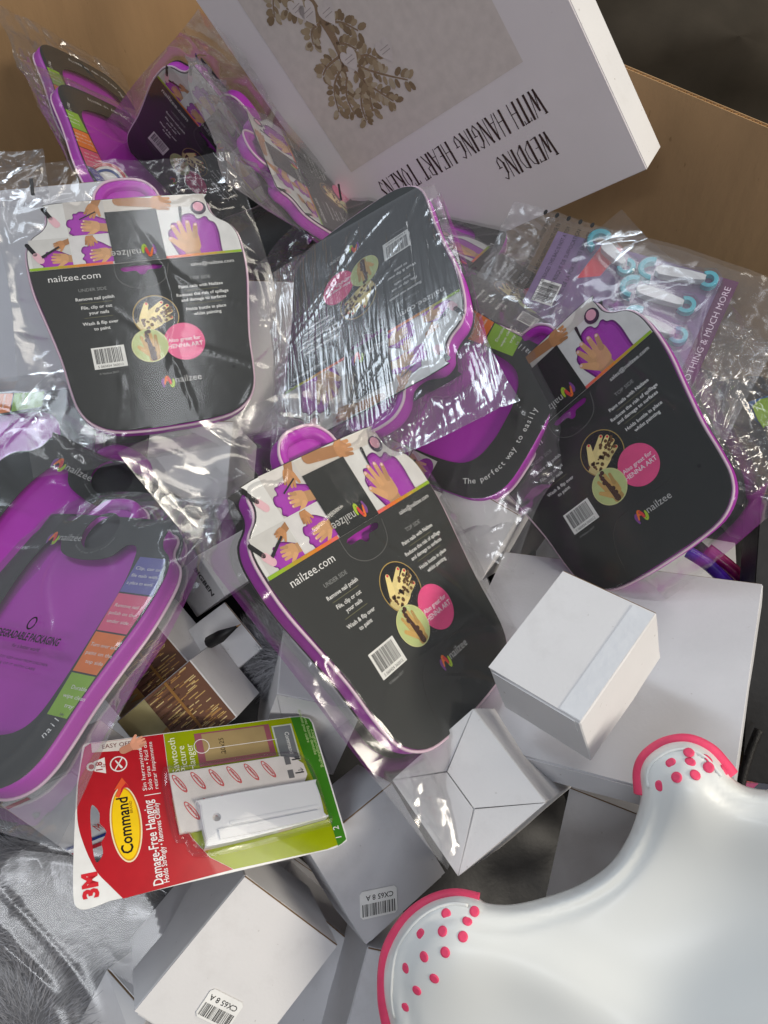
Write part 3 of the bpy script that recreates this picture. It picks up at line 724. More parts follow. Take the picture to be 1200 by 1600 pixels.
def carton(label, r, t, dims, style='lid', mat='white_board', group='plain white cartons', name='white_carton', lift=.0, slot=None):
    a, h, d = dims
    g = thing(name, label, 'carton', pose(r, t), group)
    th = .0007
    obj('body', rbox_mesh('body', 0, a, -h, 0, -d, -.0009, .0008, mat), g)
    if style == 'star':
        A = (.27, .53); B = (.66, .53)
        G = .0005
        def flap(pts, zs):
            m = MB(); cx = sum(p[0] for p in pts) / len(pts); cy = sum(p[1] for p in pts) / len(pts)
            P = []
            for (x, y), z in zip(pts, zs):
                X, Y = x * a, -y * h; dx, dy = cx * a - X, -cy * h - Y; L = math.hypot(dx, dy); P.append((X + dx / L * G, Y + dy / L * G, z))
            sheet(m, P, th); m.build('flap', mat, g)
        flap([(0, 0), A, B, (1, 0)], [.0, .0016, .0014, .0]); flap([(0, 1), A, (0, 0)], [0, .0006, 0])
        flap([(0, 1), (1, 1), B, A], [0, 0, .0022, .0012]); flap([(1, 1), (1, 0), B], [0, 0, .0004])
    elif style == 'lid':
        m = MB(); sheet(m, [(.0004, -h + .0004, lift), (a - .0004, -h + .0004, lift * .3), (a - .0004, -.0010, 0), (.0004, -.0010, 0)], th); m.build('lid_flap', mat, g)
        m = MB(); sheet(m, [(.004, -h - .0002, -.0016), (a - .004, -h - .0002, -.0016), (a - .006, -h - .0002, -.014), (.006, -h - .0002, -.014)], th)
        m = MB(); m.box(.004, a - .004, -h - .0009, -h - .0002, -.016, -.0014); m.build('tuck_flap', mat, g)
        m = MB(); m.box(.0006, a - .0006, -.0009, -.0003, -.0012, -.0004, S(120, 92, 60)); m.build('cut_edge', 'print_matte', g)
    return g
def label_on(g, x, y, w, h, rot, lines, seed):
    """a stuck-on barcode label"""
    m = MB(); c, s_ = math.cos(rot), math.sin(rot); m2 = MB()
    m2.plate([capsule(-w / 2 + .003, 0, w / 2 - .003, 0, .0, .0)], 0, 0, (1, 1, 1)) if 0 else None
    rr = [(-w / 2 + .002, -h / 2), (w / 2 - .002, -h / 2), (w / 2, -h / 2 + .002), (w / 2, h / 2 - .002), (w / 2 - .002, h / 2), (-w / 2 + .002, h / 2), (-w / 2, h / 2 - .002), (-w / 2, -h / 2 + .002)]
    m.plate([rr], 0, .00012, S(240, 240, 238))
    rn = random.Random(seed)
    barcode(m, -w * .44, w * .44, -h * .02, h * .42, .0002, rn)
    for k, s2 in enumerate(lines): put_text(m, s2, -w * .40 + .1 * w * k, -h * (.32 + .22 * k), h * .2, (.02, .02, .02), .0002, 'L', bold=.01)
    m.v = [(x + vx * c - vy * s_, y + vx * s_ + vy * c, vz + .0008) for vx, vy, vz in m.v]
    m.build('barcode_label', 'print', g)

sb = carton('small white carton with clear tape lying on the larger white carton', (-0.5835, 0.552, 0.5786), (0.1205, 0.0389, 0.5), (.0676, .0863, .0551), lift=.0004)
m = MB(); m.box(.0676 * .78, .0676 * .99, -.0863 * .99, -.0863 * .03, .0002, .0005); m.build('clear_tape', 'tape_clear', sb)
bw = carton('large white carton at the right, carrying the small taped carton', (-0.8174, 0.4384, 0.304), (0.0978*1.12, 0.0317*1.12, 0.6*1.12), (.1861*1.12, .172*1.12, .025), style='lid', mat='grey_board')
carton('white carton with four crossed flaps facing up, below the centre tray pack', (-0.046, 0.4847, 0.8248), (0.0599, 0.1321, 0.5), (.0734, .0762, .1), 'star')
bb = carton('white carton with an upside-down barcode label, right of the red and green hanger pack', (-0.0017, -0.4159, -0.5348), (-0.0487*1.10, 0.2167*1.10, 0.475*1.10), (.0691*1.10, .0749*1.10, .07), mat='grey_board')
label_on(bb, .0208*1.10, -.058*1.10, .029, .019, rad(150), ('CX65 8 A',), 11)
bb2 = carton('cream-lit white carton with a barcode label at the bottom edge of the picture', (-0.1031, -0.3554, 0.7481), (-0.0877 * 1.03, 0.2298 * 1.03, 0.4702 * 1.03), (.0849 * 1.03, .098 * 1.03, .0798))
label_on(bb2, .046, -.073, .026, .019, rad(186), ('CX65 8 A',), 12)
carton('greyish white carton tucked under the white plastic seat edge', (-0.2535, 0.7918, 0.1883), (0.142, 0.2105, 0.5693), (.085, .10, .08), mat='grey_board')
carton('white carton between the centre and right tray packs', (0.1443, 0.3378, 0.504), (0.0593, -0.0321, 0.6596), (.069, .0684, .08))
carton('white carton with crossed flaps half hidden behind the hanger pack', (0.5698, -0.1399, 0.3025), (-0.0808, 0.1374, 0.5601), (.0676, .0797, .1), 'star')

def place(px, py, d, rz, tx=0.0, ty=0.0):
    """pose by image place, depth, spin in the picture plane and tilts (degrees), in camera axes"""
    M = Matrix.Rotation(rad(rz), 3, 'Z') @ Matrix.Rotation(rad(tx), 3, 'X') @ Matrix.Rotation(rad(ty), 3, 'Y')
    q = M.to_quaternion(); ax, an = q.to_axis_angle()
    return tuple(ax * an), ((px - 600) / FPX * d, (py - 800) / FPX * d, d)
def carton_px(label, px, py, d, rz, tx, ty, dims, style='lid', **k):
    r, t = place(px, py, d, rz, tx, ty); return carton(label, r, t, dims, style, **k)
carton_px('white carton with a grey side at the bottom left corner, beside the grey fur', 167, 1514, .50, 28, 12, 22, (.042, .08, .09))
carton_px('dim white carton deep below the barcode cartons', 452, 1390, .60, 40, -10, 0, (.12, .13, .1), mat='grey_board')
carton_px('white carton under the left dotted corner of the seat', 575, 1480, .53, 16, -8, -8, (.09, .10, .08), mat='grey_board')
carton_px('wide white carton under the upright left tray pack', -95, 305, .84, -3, -4, 4, (.225, .24, .12), mat='grey_board')
carton_px('white carton showing right of the upright left tray pack', 325, 436, .755, -1, 4, -10, (.098, .155, .1))
carton_px('little white carton just below the upright left tray pack', 236, 655, .66, 3, -10, 6, (.075, .075, .08))
carton_px('white carton corner at the left edge of the picture', -70, 560, .78, 40, -8, 0, (.09, .07, .07))
carton_px('dark carton side at the right edge of the picture', 1190, 770, .62, 4, 0, 12, (.10, .24, .05), mat='black_thing')  # black board puts this carton side's shade into its colour
for i, (px, py, d, rz, a) in enumerate(((520, 900, .80, -15, .16), (880, 800, .85, 10, .2), (330, 1250, .68, 35, .16), (60, 1000, .80, 12, .18), (560, 600, .86, 30, .16))):
    carton_px(('dim white carton deep beneath the centre tray pack', 'dim white carton deep beneath the right tray pack', 'dim white carton deep beneath the hanger pack', 'dim white carton deep beneath the left bagged tray', 'dim white carton deep beneath the shiny centre tray pack')[i], px, py, d, rz, -25, 5 * (i % 3) - 5, (a, a * .8, .12), mat='grey_board')

# ------------------------------------------------------------------ the printed wedding tree box
WB = (.38, .40, .0459)
wed = thing('display_box', 'large pale lilac box with upside-down wedding tree lettering standing at the back', 'box', pose((0.7305, 0.76, -0.3996), (-0.2204, -0.5894, 0.8414)))
obj('body', rbox_mesh('body', 0, WB[0], -WB[1], 0, -WB[2], 0, .0007, 'lilac_board', 0.08), wed)
m = MB(); m.box(WB[0] + .0001, WB[0] + .0006, -WB[1] + .0008, -.001, -WB[2] + .0008, -.0008); m.build('side_flap', 'white_board', wed)
m = MB(); m.box(WB[0] - .02, WB[0] - .001, -WB[1] - .0006, -WB[1] - .0001, -WB[2] + .001, -.001, S(130, 120, 105)); m.build('end_flap', 'print_matte', wed)
fx = lambda x, y: (x * WB[0], -y * WB[1])
m = MB(); m.poly([fx(.14, .634), fx(.83, .634), fx(.83, .02), fx(.14, .02)], .0002, S(206, 197, 193)); ph = m.build('photo', 'print', wed)
GLYPH = {  # strokes x0 y0 x1 y1 width in a 0..1 tall box; first the letter's own width
 'W': (.52, [(0, 1, .14, 0, .10), (.14, 0, .26, .8, .035), (.26, .8, .38, 0, .10), (.38, 0, .52, 1, .035), (-.05, 1, .07, 1, .04)]),
 'E': (.34, [(.05, 0, .05, 1, .11), (.05, 1, .32, .98, .035), (.05, .42, .24, .42, .035), (.05, 0, .32, .03, .035), (.32, .88, .32, 1, .04)]),
 'D': (.38, [(.05, 0, .05, 1, .11), (.05, 1, .24, .92, .035), (.24, .92, .35, .6, .04), (.35, .6, .33, .25, .04), (.33, .25, .05, 0, .035)]),
 'I': (.14, [(.07, 0, .07, 1, .11)]),
 'N': (.40, [(.03, 0, .03, 1, .035), (.03, 1, .36, 0, .10), (.36, 0, .36, 1, .035)]),
 'G': (.40, [(.34, .9, .2, 1, .04), (.2, 1, .06, .75, .06), (.06, .75, .05, .3, .10), (.05, .3, .2, 0, .06), (.2, 0, .34, .15, .04), (.34, .15, .34, .45, .06), (.22, .45, .40, .45, .04)]),
 'T': (.36, [(.18, 0, .18, 1, .11), (0, .97, .36, 1, .035), (0, .88, 0, .99, .035), (.36, .88, .36, 1, .035)]),
 'H': (.42, [(.05, 0, .05, 1, .11), (.37, 0, .37, 1, .045), (.05, .42, .37, .42, .035)]),
 'A': (.42, [(0, 0, .2, 1, .035), (.2, 1, .38, 0, .11), (.07, .3, .33, .3, .035)]),
 'R': (.40, [(.05, 0, .05, 1, .11), (.05, 1, .3, .93, .035), (.3, .93, .32, .6, .05), (.32, .6, .05, .5, .035), (.14, .5, .38, 0, .06)]),
 'O': (.40, [(.2, 1, .05, .7, .05), (.05, .7, .05, .3, .10), (.05, .3, .2, 0, .05), (.2, 0, .35, .3, .04), (.35, .3, .35, .7, .05), (.35, .7, .2, 1, .04)]),
 'K': (.40, [(.05, 0, .05, 1, .11), (.36, 1, .08, .45, .035), (.14, .52, .38, 0, .09)]),
 'S': (.34, [(.3, .85, .18, 1, .04), (.18, 1, .05, .78, .06), (.05, .78, .28, .35, .10), (.28, .35, .16, 0, .05), (.16, 0, .03, .16, .04)])}
def stroke_text(mb, s, x_start, x_end, y_base, h, z, col):
    """upside-down line: runs from x_start leftwards to x_end, letters turned by half a turn"""
    tot = sum(GLYPH[c][0] + .09 if c != ' ' else .30 for c in s); k = abs(x_end - x_start) / tot; p = 0
    for c in s:
        if c == ' ': p += .30; continue
        w_, st = GLYPH[c]
        for x0, y0, x1, y1, t_ in st:
            X0, Y0, X1, Y1 = (p + x0) * k, y0 * h, (p + x1) * k, y1 * h; T_ = max(t_ * h * .9, .0007)
            dx, dy = X1 - X0, Y1 - Y0; L = math.hypot(dx, dy); ux, uy = dx / L * .0005, dy / L * .0005; nx, ny = -dy / L * T_ / 2, dx / L * T_ / 2
            q = [(X0 - ux + nx, Y0 - uy + ny), (X1 + ux + nx, Y1 + uy + ny), (X1 + ux - nx, Y1 + uy - ny), (X0 - ux - nx, Y0 - uy - ny)]
            mb.poly([(x_start - a, y_base - b) for a, b in q], z, col)
        p += w_ + .09
m = MB(); ink = S(60, 44, 40)
stroke_text(m, 'WITH HANGING HEART TOKENS', .826 * WB[0], .20 * WB[0], -.700 * WB[1], .026, .0002, ink)
stroke_text(m, 'WEDDING', .80 * WB[0], .615 * WB[0], -.803 * WB[1], .026, .0002, ink)
m.build('lettering', 'print', wed)
# the picture of the twig tree
m = MB(); rn = random.Random(21)
def twig(pts, w0, w1, leaf=True, sc=1.0):
    sp = smoothloop([fx(*p) for p in pts], 6, False); n = len(sp)
    for i in range(n - 1):
        (x0, y0), (x1, y1) = sp[i], sp[i + 1]; L = math.hypot(x1 - x0, y1 - y0) or 1; w_ = (w0 + (w1 - w0) * i / n) / 2
        nx, ny = -(y1 - y0) / L * w_, (x1 - x0) / L * w_
        m.poly([(x0 + nx, y0 + ny), (x1 + nx, y1 + ny), (x1 - nx, y1 - ny), (x0 - nx, y0 - ny)], .0004, S(140, 117, 94))
        if leaf:
            for sd in (-1, 1):
                if rn.random() < .9:
                    a = math.atan2(y1 - y0, x1 - x0) + sd * rn.uniform(.7, 1.2); l = rn.uniform(.005, .0085) * sc
                    m.poly(circle(x1 + math.cos(a) * l, y1 + math.sin(a) * l, l * .75, 8, l * .42, a), .00044 + rn.random() * .0001, rn.choice((S(146, 126, 100), S(162, 143, 117), S(130, 110, 86), S(176, 161, 139))))
twig([(.33, .02), (.355, .20), (.362, .30), (.355, .36), (.337, .41)], .013, .006, False)
twig([(.366, .421), (.372, .46), (.344, .53)], .006, .002)
for pts in ([(.366, .40), (.43, .46), (.504, .517)], [(.37, .45), (.40, .50), (.426, .539)], [(.36, .46), (.32, .50), (.305, .54)], [(.345, .39), (.27, .42), (.233, .479)], [(.345, .37), (.29, .37), (.257, .38)], [(.355, .28), (.31, .28), (.288, .307)], [(.35, .24), (.30, .22), (.275, .20)], [(.345, .14), (.26, .16), (.222, .196)], [(.362, .29), (.41, .31), (.446, .352)], [(.36, .34), (.39, .36), (.409, .384)], [(.40, .40), (.43, .41), (.452, .433)], [(.33, .42), (.29, .46), (.28, .51)], [(.35, .12), (.42, .16), (.45, .22)], [(.34, .08), (.24, .06), (.19, .09)]):
    twig(pts, .003, .0012)
for x, y in ((.334, .244), (.39, .274), (.372, .392), (.491, .427), (.309, .218)):
    X, Y = fx(x, y); hl = [(X + .011 * math.sin(a) ** 3, Y + .0009 * (13 * math.cos(a) - 5 * math.cos(2 * a) - 2 * math.cos(3 * a) - math.cos(4 * a))) for a in np.linspace(0, 6.2, 26)]
    m.poly(hl, .0006, S(206, 197, 195))
    for k in (-1, 1): m.poly([(X - .006, Y + k * .002), (X + .006, Y + k * .002), (X + .006, Y + k * .002 + .0006), (X - .006, Y + k * .002 + .0006)], .0007, S(150, 138, 138))
m.build('tree_picture', 'print', ph)

# ------------------------------------------------------------------ bagged trays, one by one
RB5 = rad(0)
pack('upright black-backed tray pack at the left, bag loose at its top left corner', (-0.1814, -0.2747, -0.2259), (-0.2145, -0.2203, 0.6543), False, (-.64, .62, -.96, .59), 4, fronttext=False, n=70, amp=.0035, lay=.10, mat='film_thin')
pack('centre tray pack with its black back card turned up, nearest to the camera', (-0.2309, -0.7766, -0.5248), (-0.0178, 0.0101, 0.5252), False, (-.70, .64, -.95, .60), 9, fronttext=False, n=46, amp=.0026, mat='film_thin', corners=[(.045, -.045), (-.02, .01), (0, 0), (0, 0)])
pack('right tray pack with its black back card turned up, in front of the blue pegs', (-0.2374, 0.7122, -0.5713), (0.1549, -0.0894, 0.6313), False, (-.66, .70, -1.0, .60), 8, corners=[(0, 0), (.03, .02), (0, 0), (0, 0)], fronttext=False, n=50, amp=.003, mat='film_thin')
pack('upside-down tray pack under streaky glaring film in the middle of the pile', (0.858, 0.6439, 2.6891), (-0.0143, -0.1369, 0.6082), False, (-.62, .64, -.93, .62), 5, corners=[(.028, .04), (0, 0), (0, 0), (0, 0)], fronttext=False, n=70, amp=.003, mat='film_streaky', ang=rad(222), spread=.5, flat=.8, lay=.45, Lf=.16)
pack('tilted tray pack at the back left with barcode and hand pictures on its edge', (1.1464, -0.0093, 0.9698), (-0.2154, -0.4626, 0.9301), False, (-.58, .60, -.94, .66), 2, fronttext=False, mat='film_thin')
pack('tray pack seen edge-on left of the wedding tree box', (0.21, -1.174, -1.4936), (-0.0968, -0.394, 0.871), False, (-.64, .66, -.94, .74), 3, amp=.005, mat='film_milky')
g12, b12 = pack('bagged purple tray at the left with colour squares and packaging notice on its film', (-0.6325, 0.4562, 0.2008), (-0.2401, 0.053, 0.5638), True, (-.62, .58, -.93, .50), 12, skip=('front_photos',), backtext=False, n=30, amp=.0022, mat='film_milky')
pack('purple tray at the left edge with round bottle hole and brand logo', (-0.459, 0.0138, 0.4862), (-0.2565, 0.009, 0.62), True, (-.62, .62, -.96, .62), 13, skip=('front_photos',), backtext=False, mat='film_thin')
pack('purple tray face up right of centre with curved white slogan', (-0.3934, 0.2014, -1.06), (0.0090, -0.1300, 0.7010), True, (-.68, .62, -1.02, .60), 7, backtext=False, amp=.004)
pack('purple tray peeping out at the left edge with orange and green squares', (1.2158, 0.9453, 4.2299), (-0.4014*1.03, -0.0197*1.03 - .016, 0.66*1.03), True, (-.62, .62, -.94, .60), 10, backtext=False, mat='film_thin')
pack('front of the two trays leaning on the back left wall, green orange and pink squares', (1.7063, -0.667, -2.9583), (-0.3166, -0.4263, 0.98), True, (-.60, .60, -1.0, .56), 21, backtext=False, mat='film_thin')
pack('rear of the two trays leaning on the back left wall, tallest in the corner', (1.7063, -0.667, -2.9583), (-0.365, -0.512, 1.035), True, (-.60, .60, -1.12, .56), 22, backtext=False, mat='film_thin')
pack('tray pack tucked behind the glaring one, white rounded corner showing', (-0.5359, -0.7348, -0.9391), (0.0864, -0.2551, 0.7807), False, (-.62, .66, -.94, .60), 31, fronttext=False)
pack('crumpled bagged tray in front of the wedding lettering', (-0.6506, -0.3912, -1.145), (-0.012*1.08, -0.305*1.08, 0.815*1.08), True, (-.64, .62, -1.06, .60), 32, skip=('squarea', 'squareb', 'squarec', 'squared'), backtext=False, amp=.006, n=100)

F = PM['bag_print']; F.v = [(-x, y + .25 * W, -.0236) for x, y, z in F.v]; obj('bag_notice', F.mesh('bag_notice', False, 'print'), b12)

# ------------------------------------------------------------------ added black lumps deep in the bin, standing in for the shade between the goods
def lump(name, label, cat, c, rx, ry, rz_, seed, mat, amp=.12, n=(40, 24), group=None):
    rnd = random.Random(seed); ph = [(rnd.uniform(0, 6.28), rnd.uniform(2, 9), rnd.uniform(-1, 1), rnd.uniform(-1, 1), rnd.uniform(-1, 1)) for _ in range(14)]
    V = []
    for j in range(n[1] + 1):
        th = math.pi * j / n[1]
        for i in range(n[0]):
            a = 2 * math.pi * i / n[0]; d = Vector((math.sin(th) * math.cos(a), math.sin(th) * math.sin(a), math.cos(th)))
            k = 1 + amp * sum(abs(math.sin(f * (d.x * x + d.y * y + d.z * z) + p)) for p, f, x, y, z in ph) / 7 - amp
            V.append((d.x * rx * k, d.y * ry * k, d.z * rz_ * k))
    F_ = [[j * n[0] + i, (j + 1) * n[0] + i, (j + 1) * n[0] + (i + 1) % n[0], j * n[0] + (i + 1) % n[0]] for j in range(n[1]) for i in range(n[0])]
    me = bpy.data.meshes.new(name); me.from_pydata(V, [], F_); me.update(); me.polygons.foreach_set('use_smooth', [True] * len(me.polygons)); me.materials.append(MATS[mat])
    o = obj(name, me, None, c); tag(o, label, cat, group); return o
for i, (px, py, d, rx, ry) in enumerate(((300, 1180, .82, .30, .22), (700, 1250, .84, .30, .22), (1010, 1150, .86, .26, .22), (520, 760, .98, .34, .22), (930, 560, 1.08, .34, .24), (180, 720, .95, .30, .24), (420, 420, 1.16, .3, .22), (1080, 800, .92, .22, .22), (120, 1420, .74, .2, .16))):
    lump('dark_filler', ('added black lump for the shade deep under the hanger pack', 'added black lump for the shade deep below the crossed flap carton', 'added black lump for the shade deep under the large white carton', 'added black lump for the shade deep under the centre of the pile', 'added black lump for the shade low beside the right bin wall', 'added black lump for the shade deep under the left trays', 'added black lump for the shade low in the back corner of the bin', 'added black lump for the shade low at the right edge', 'added black lump for the shade beneath the grey fur bag')[i], 'filler', at(px, py, d + .13), rx, ry, .13, 40 + i, 'black_thing', .3, group='added dark lumps under the pile')

# ------------------------------------------------------------------ the carded picture hanger pack (red and green)
HW, HH = .1031, .1652
RED = S(182, 24, 36); HGR = S(150, 164, 10); DGR = S(62, 128, 34)
cmd = thing('picture_hanger_pack', 'red and green carded pack of adhesive picture hangers with a yellow oval', 'hanger pack', pose((1.2855, 5.445, 9.0553), (-0.1686, 0.2278, 0.4291)))
c_ = lambda x, y: (x * HW, -y * HH)
outl = smoothloop([(.01, .06), (-.005, .0), (.0, -.035), (.04, -.055), (.15, -.055), (.33, -.046), (.52, -.034), (.72, -.02), (.88, .0), (.98, .012), (1.0, .03), (1.0, .06)], 4, False) + [(1.0, .9), (.995, .955), (.97, .99), (.93, 1.0), (.10, 1.0), (.05, .995), (.035, .97), (.02, .93)]
outl = [c_(*p) for p in outl]
hh = smoothloop([(.235, .030), (.28, .052), (.345, .050), (.375, .062), (.405, .070), (.435, .062), (.465, .050), (.53, .052), (.585, .030), (.53, .020), (.405, .018), (.28, .020)], 3)
hh = [c_(*p) for p in hh]
m = MB(); m.plate([outl, hh], -.0006, 0, S(232, 232, 230)); card = m.build('backing_card', 'print_gloss', cmd)
m = MB()
redp = smoothloop([(.005, .105), (.09, .066), (.19, .024), (.35, -.010), (.51, -.026), (.72, -.016)], 5, False) + [(.88, .004), (.975, .02), (.995, .04), (.995, .33), (.70, .325), (.42, .34), (.27, .375), (.13, .43), (.03, .51)]
m.poly([[c_(*p) for p in redp], hh], .0001, RED); m.build('red_panel', 'print_gloss', card)
m = MB()
grp = [(.995, .332), (.70, .327), (.42, .342), (.27, .377), (.13, .432), (.03, .512), (.025, .90), (.04, .97), (.06, .993), (.93, .993), (.965, .985), (.99, .95), (.995, .90)]
m.poly([c_(*p) for p in grp], .0001, HGR)
m.poly([c_(*p) for p in [(.995, .90), (.60, .915), (.30, .945), (.03, .95), (.04, .97), (.06, .993), (.93, .993), (.965, .985), (.99, .95)]], .00016, DGR); m.build('green_panel', 'print_gloss', card)
m = MB(); wt = S(238, 234, 232)
put_text(m, '3M', .115 * HW, -.024 * HH, .0085, S(206, 20, 38), .0003, bold=.05, squeeze=1.0)
m.build('maker_mark', 'print', card); m = MB()
put_text(m, 'Damage-Free Hanging', .035 * HW, -.248 * HH, .0062, wt, .0003, 'L', bold=.012, width=.52 * HW)
put_text(m, 'Holds Strongly • Removes Cleanly', .04 * HW, -.270 * HH, .0034, wt, .0003, 'L', bold=.01, width=.49 * HW)
for k, s_ in enumerate(('Sin herramientas', 'Solo tiras • Fácil de', 'retirar limpiamente')): put_text(m, s_, .62 * HW, -(.235 + .022 * k) * HH, .0028, wt, .0003, 'L', width=.33 * HW)
m.poly([c_(.585, .285), c_(.59, .285), c_(.59, .222), c_(.585, .222)], .0003, wt)
m.build('slogan', 'print', card); m = MB()
for k, s_ in enumerate(('Sawtooth', 'Picture', 'Hanger')): put_text(m, s_, .705 * HW, -(.372 + .034 * k) * HH, .0050, S(238, 240, 214), .0003, 'L')
m.build('product_name', 'print', card); m = MB()
for k, s_ in enumerate(('Suspension pour cadre', 'avec fixation dentelée', 'Zaagtandophanging')): put_text(m, s_, (.93 - .1 * k) * HW, -(.945 + .017 * k) * HH, .0026, S(196, 220, 150), .0003, 'R' if 0 else 'C', width=.30 * HW, rot=math.pi)
m.build('foreign_text', 'print', card); m = MB()
put_text(m, '1  2', .12 * HW, -.975 * HH, .0045, wt, .0003); m.build('count_mark', 'print', card)
m = MB()   # yellow oval badge with a red ribbon arrow
m.poly(circle(.435 * HW, -.143 * HH, .0245, 40, .0095), .0003, S(240, 225, 190)); m.poly(circle(.435 * HW, -.143 * HH, .0236, 40, .0086), .00036, S(214, 150, 10)); m.poly(circle(.435 * HW, -.142 * HH, .0226, 40, .0078), .0004, S(246, 204, 8))
put_text(m, 'Command', .425 * HW, -.158 * HH, .0074, S(24, 18, 14), .0005, bold=.018, width=.036)
put_text(m, 'BRAND', .53 * HW, -.172 * HH, .0018, S(120, 80, 10), .0005)
m.poly([c_(.60, .128), c_(.66, .150), c_(.655, .172), c_(.73, .146), c_(.655, .112), c_(.66, .128), c_(.61, .115)], .0005, S(230, 90, 50))
m.poly([c_(.60, .128), c_(.66, .150), c_(.655, .172), c_(.69, .158), c_(.66, .14)], .00055, S(200, 30, 44)); m.build('oval_badge', 'print_gloss', card)
m = MB()   # weight symbol, crossed circle, top strip with hand
m.poly([c_(.775, .090), c_(.885, .090), c_(.865, .048), c_(.80, .048)], .0003, wt); m.poly([circle(.833 * HW, -.038 * HH, .0030, 14), circle(.833 * HW, -.038 * HH, .0018, 14)], .0003, wt)
put_text(m, '1.8', .83 * HW, -.078 * HH, .0042, S(150, 20, 30), .0004, bold=.02); put_text(m, 'kg', .83 * HW, -.089 * HH, .002, S(150, 20, 30), .0004)
m.poly([circle(.826 * HW, -.140 * HH, .0055, 24), circle(.826 * HW, -.140 * HH, .0047, 24)], .0003, wt)
m.poly(capsule(.79 * HW, -.125 * HH, .862 * HW, -.155 * HH, .0004, .0004), .0003, wt); m.poly(capsule(.80 * HW, -.15 * HH, .85 * HW, -.13 * HH, .0007, .0004), .0003, wt)
m.poly([c_(.905, .235), c_(.992, .235), c_(.992, .045), c_(.93, .045)], .0003, S(226, 220, 214)); put_text(m, 'EASY OFF', .945 * HW, -.14 * HH, .0032, S(110, 30, 36), .0004, rot=-math.pi / 2)
hand2d(m, .945 * HW, -.215 * HH, .009, rad(-160), .0005, S(226, 160, 130), None, 1.0, .5); m.build('symbols', 'print', card)
m = MB()   # picture of the frame back and the small grey badge
m.poly([c_(.72, .79), c_(.965, .79), c_(.965, .455), c_(.72, .455)], .0003, S(150, 84, 96)); m.poly([c_(.755, .765), c_(.955, .765), c_(.955, .485), c_(.755, .485)], .00036, S(164, 142, 98))
put_text(m, '20x25', .85 * HW, -.575 * HH, .0036, S(50, 40, 26), .0004); put_text(m, 'cm', .80 * HW, -.575 * HH, .002, S(50, 40, 26), .0004)
m.poly([circle(.866 * HW, -.478 * HH, .0055, 24), circle(.866 * HW, -.478 * HH, .0050, 24)], .00045, wt)
m.poly([c_(.838, .505), c_(.842, .505), c_(.842, .81), c_(.838, .81)], .00045, wt); m.poly([c_(.66, .895), c_(.945, .895), c_(.945, .80), c_(.66, .80)], .0003, S(200, 206, 190)); m.poly([c_(.67, .888), c_(.935, .888), c_(.935, .807), c_(.67, .807)], .00036, S(120, 124, 126))
put_text(m, 'Command', .80 * HW, -.852 * HH, .0034, S(230, 230, 226), .0004, width=.17 * HW, rot=math.pi, bold=.01); m.build('frame_picture', 'print', card)
m = MB()   # adhesive strips
strip = [c_(.30, .33), c_(.70, .325), c_(.70, .80), c_(.675, .86), c_(.62, .895), c_(.54, .90), c_(.47, .87), c_(.44, .82), c_(.30, .80)]
m.plate([strip], .0004, .0022, S(226, 220, 216)); st = m.build('adhesive_strip', 'print', cmd)
m = MB()
for i in range(6):
    for j in range(2):
        x, y = .62 - .19 * j + .0 * i, .36 + .075 * i + .03 * j
        m.poly([circle(x * HW, -y * HH, .0078, 18, .0022, rad(30)), circle(x * HW, -y * HH, .0070, 18, .0016, rad(30))], .0024, S(214, 90, 90)); put_text(m, 'Command', x * HW - .0004, -y * HH - .0012, .0018, S(206, 50, 56), .0025, rot=rad(30), bold=.02, width=.0115)
for k in range(2): put_text(m, '→', (.66 - .1 * k) * HW, -.875 * HH, .004, S(70, 70, 72), .0024, rot=-math.pi / 2)
for x in (.63, .53): m.poly([c_(x, .84), c_(x + .06, .84), c_(x + .06, .815), c_(x, .815)], .0024, S(110, 110, 112)); m.poly(capsule((x + .03) * HW, -.85 * HH, (x + .03) * HW, -.885 * HH, .0005, .0005), .0024, S(60, 60, 60))
m.build('strip_print', 'print', st)
m = MB()   # the white plastic hanger, chamfered, with its eyelet
ho = [c_(*p) for p in smoothloop([(.175, .45), (.21, .42), (.44, .42), (.475, .445), (.475, .88), (.45, .915), (.24, .915), (.21, .89)], 3)]
hole2 = circle(.345 * HW, -.475 * HH, .0028, 16)
hole2 = [(x, y) for x, y in hole2]
R3 = lambda l, z: [(x, y, z) for x, y in l]
m.plate([ho, hole2], .0005, .0062, (1, 1, 1)); hg = m.build('hanger', 'white_plastic', cmd)
m = MB(); m.loft([R3(offset(ho, -.0002), .0055), R3(offset(ho, .0006), .0066)], cap0=False, cap1=False)
m.box(.20 * HW, .26 * HW, -.895 * HH, -.47 * HH, .0063, .0080); m.box(.28 * HW, .30 * HW, -.90 * HH, -.52 * HH, .0063, .0068); m.build('hanger_rib', 'white_plastic', hg)
m = MB()   # clear blister over the strips and the hanger
bl = [c_(*p) for p in smoothloop([(.15, .42), (.26, .355), (.30, .315), (.71, .31), (.725, .40), (.72, .82), (.66, .90), (.52, .93), (.22, .935), (.18, .90)], 4)]
m.loft([R3(offset(bl, -.0018), .0005), R3(bl, .0008), R3(offset(bl, .0007), .0070), R3(offset(bl, .0018), .0092)]); m.build('blister', 'blister', cmd, smooth=False)

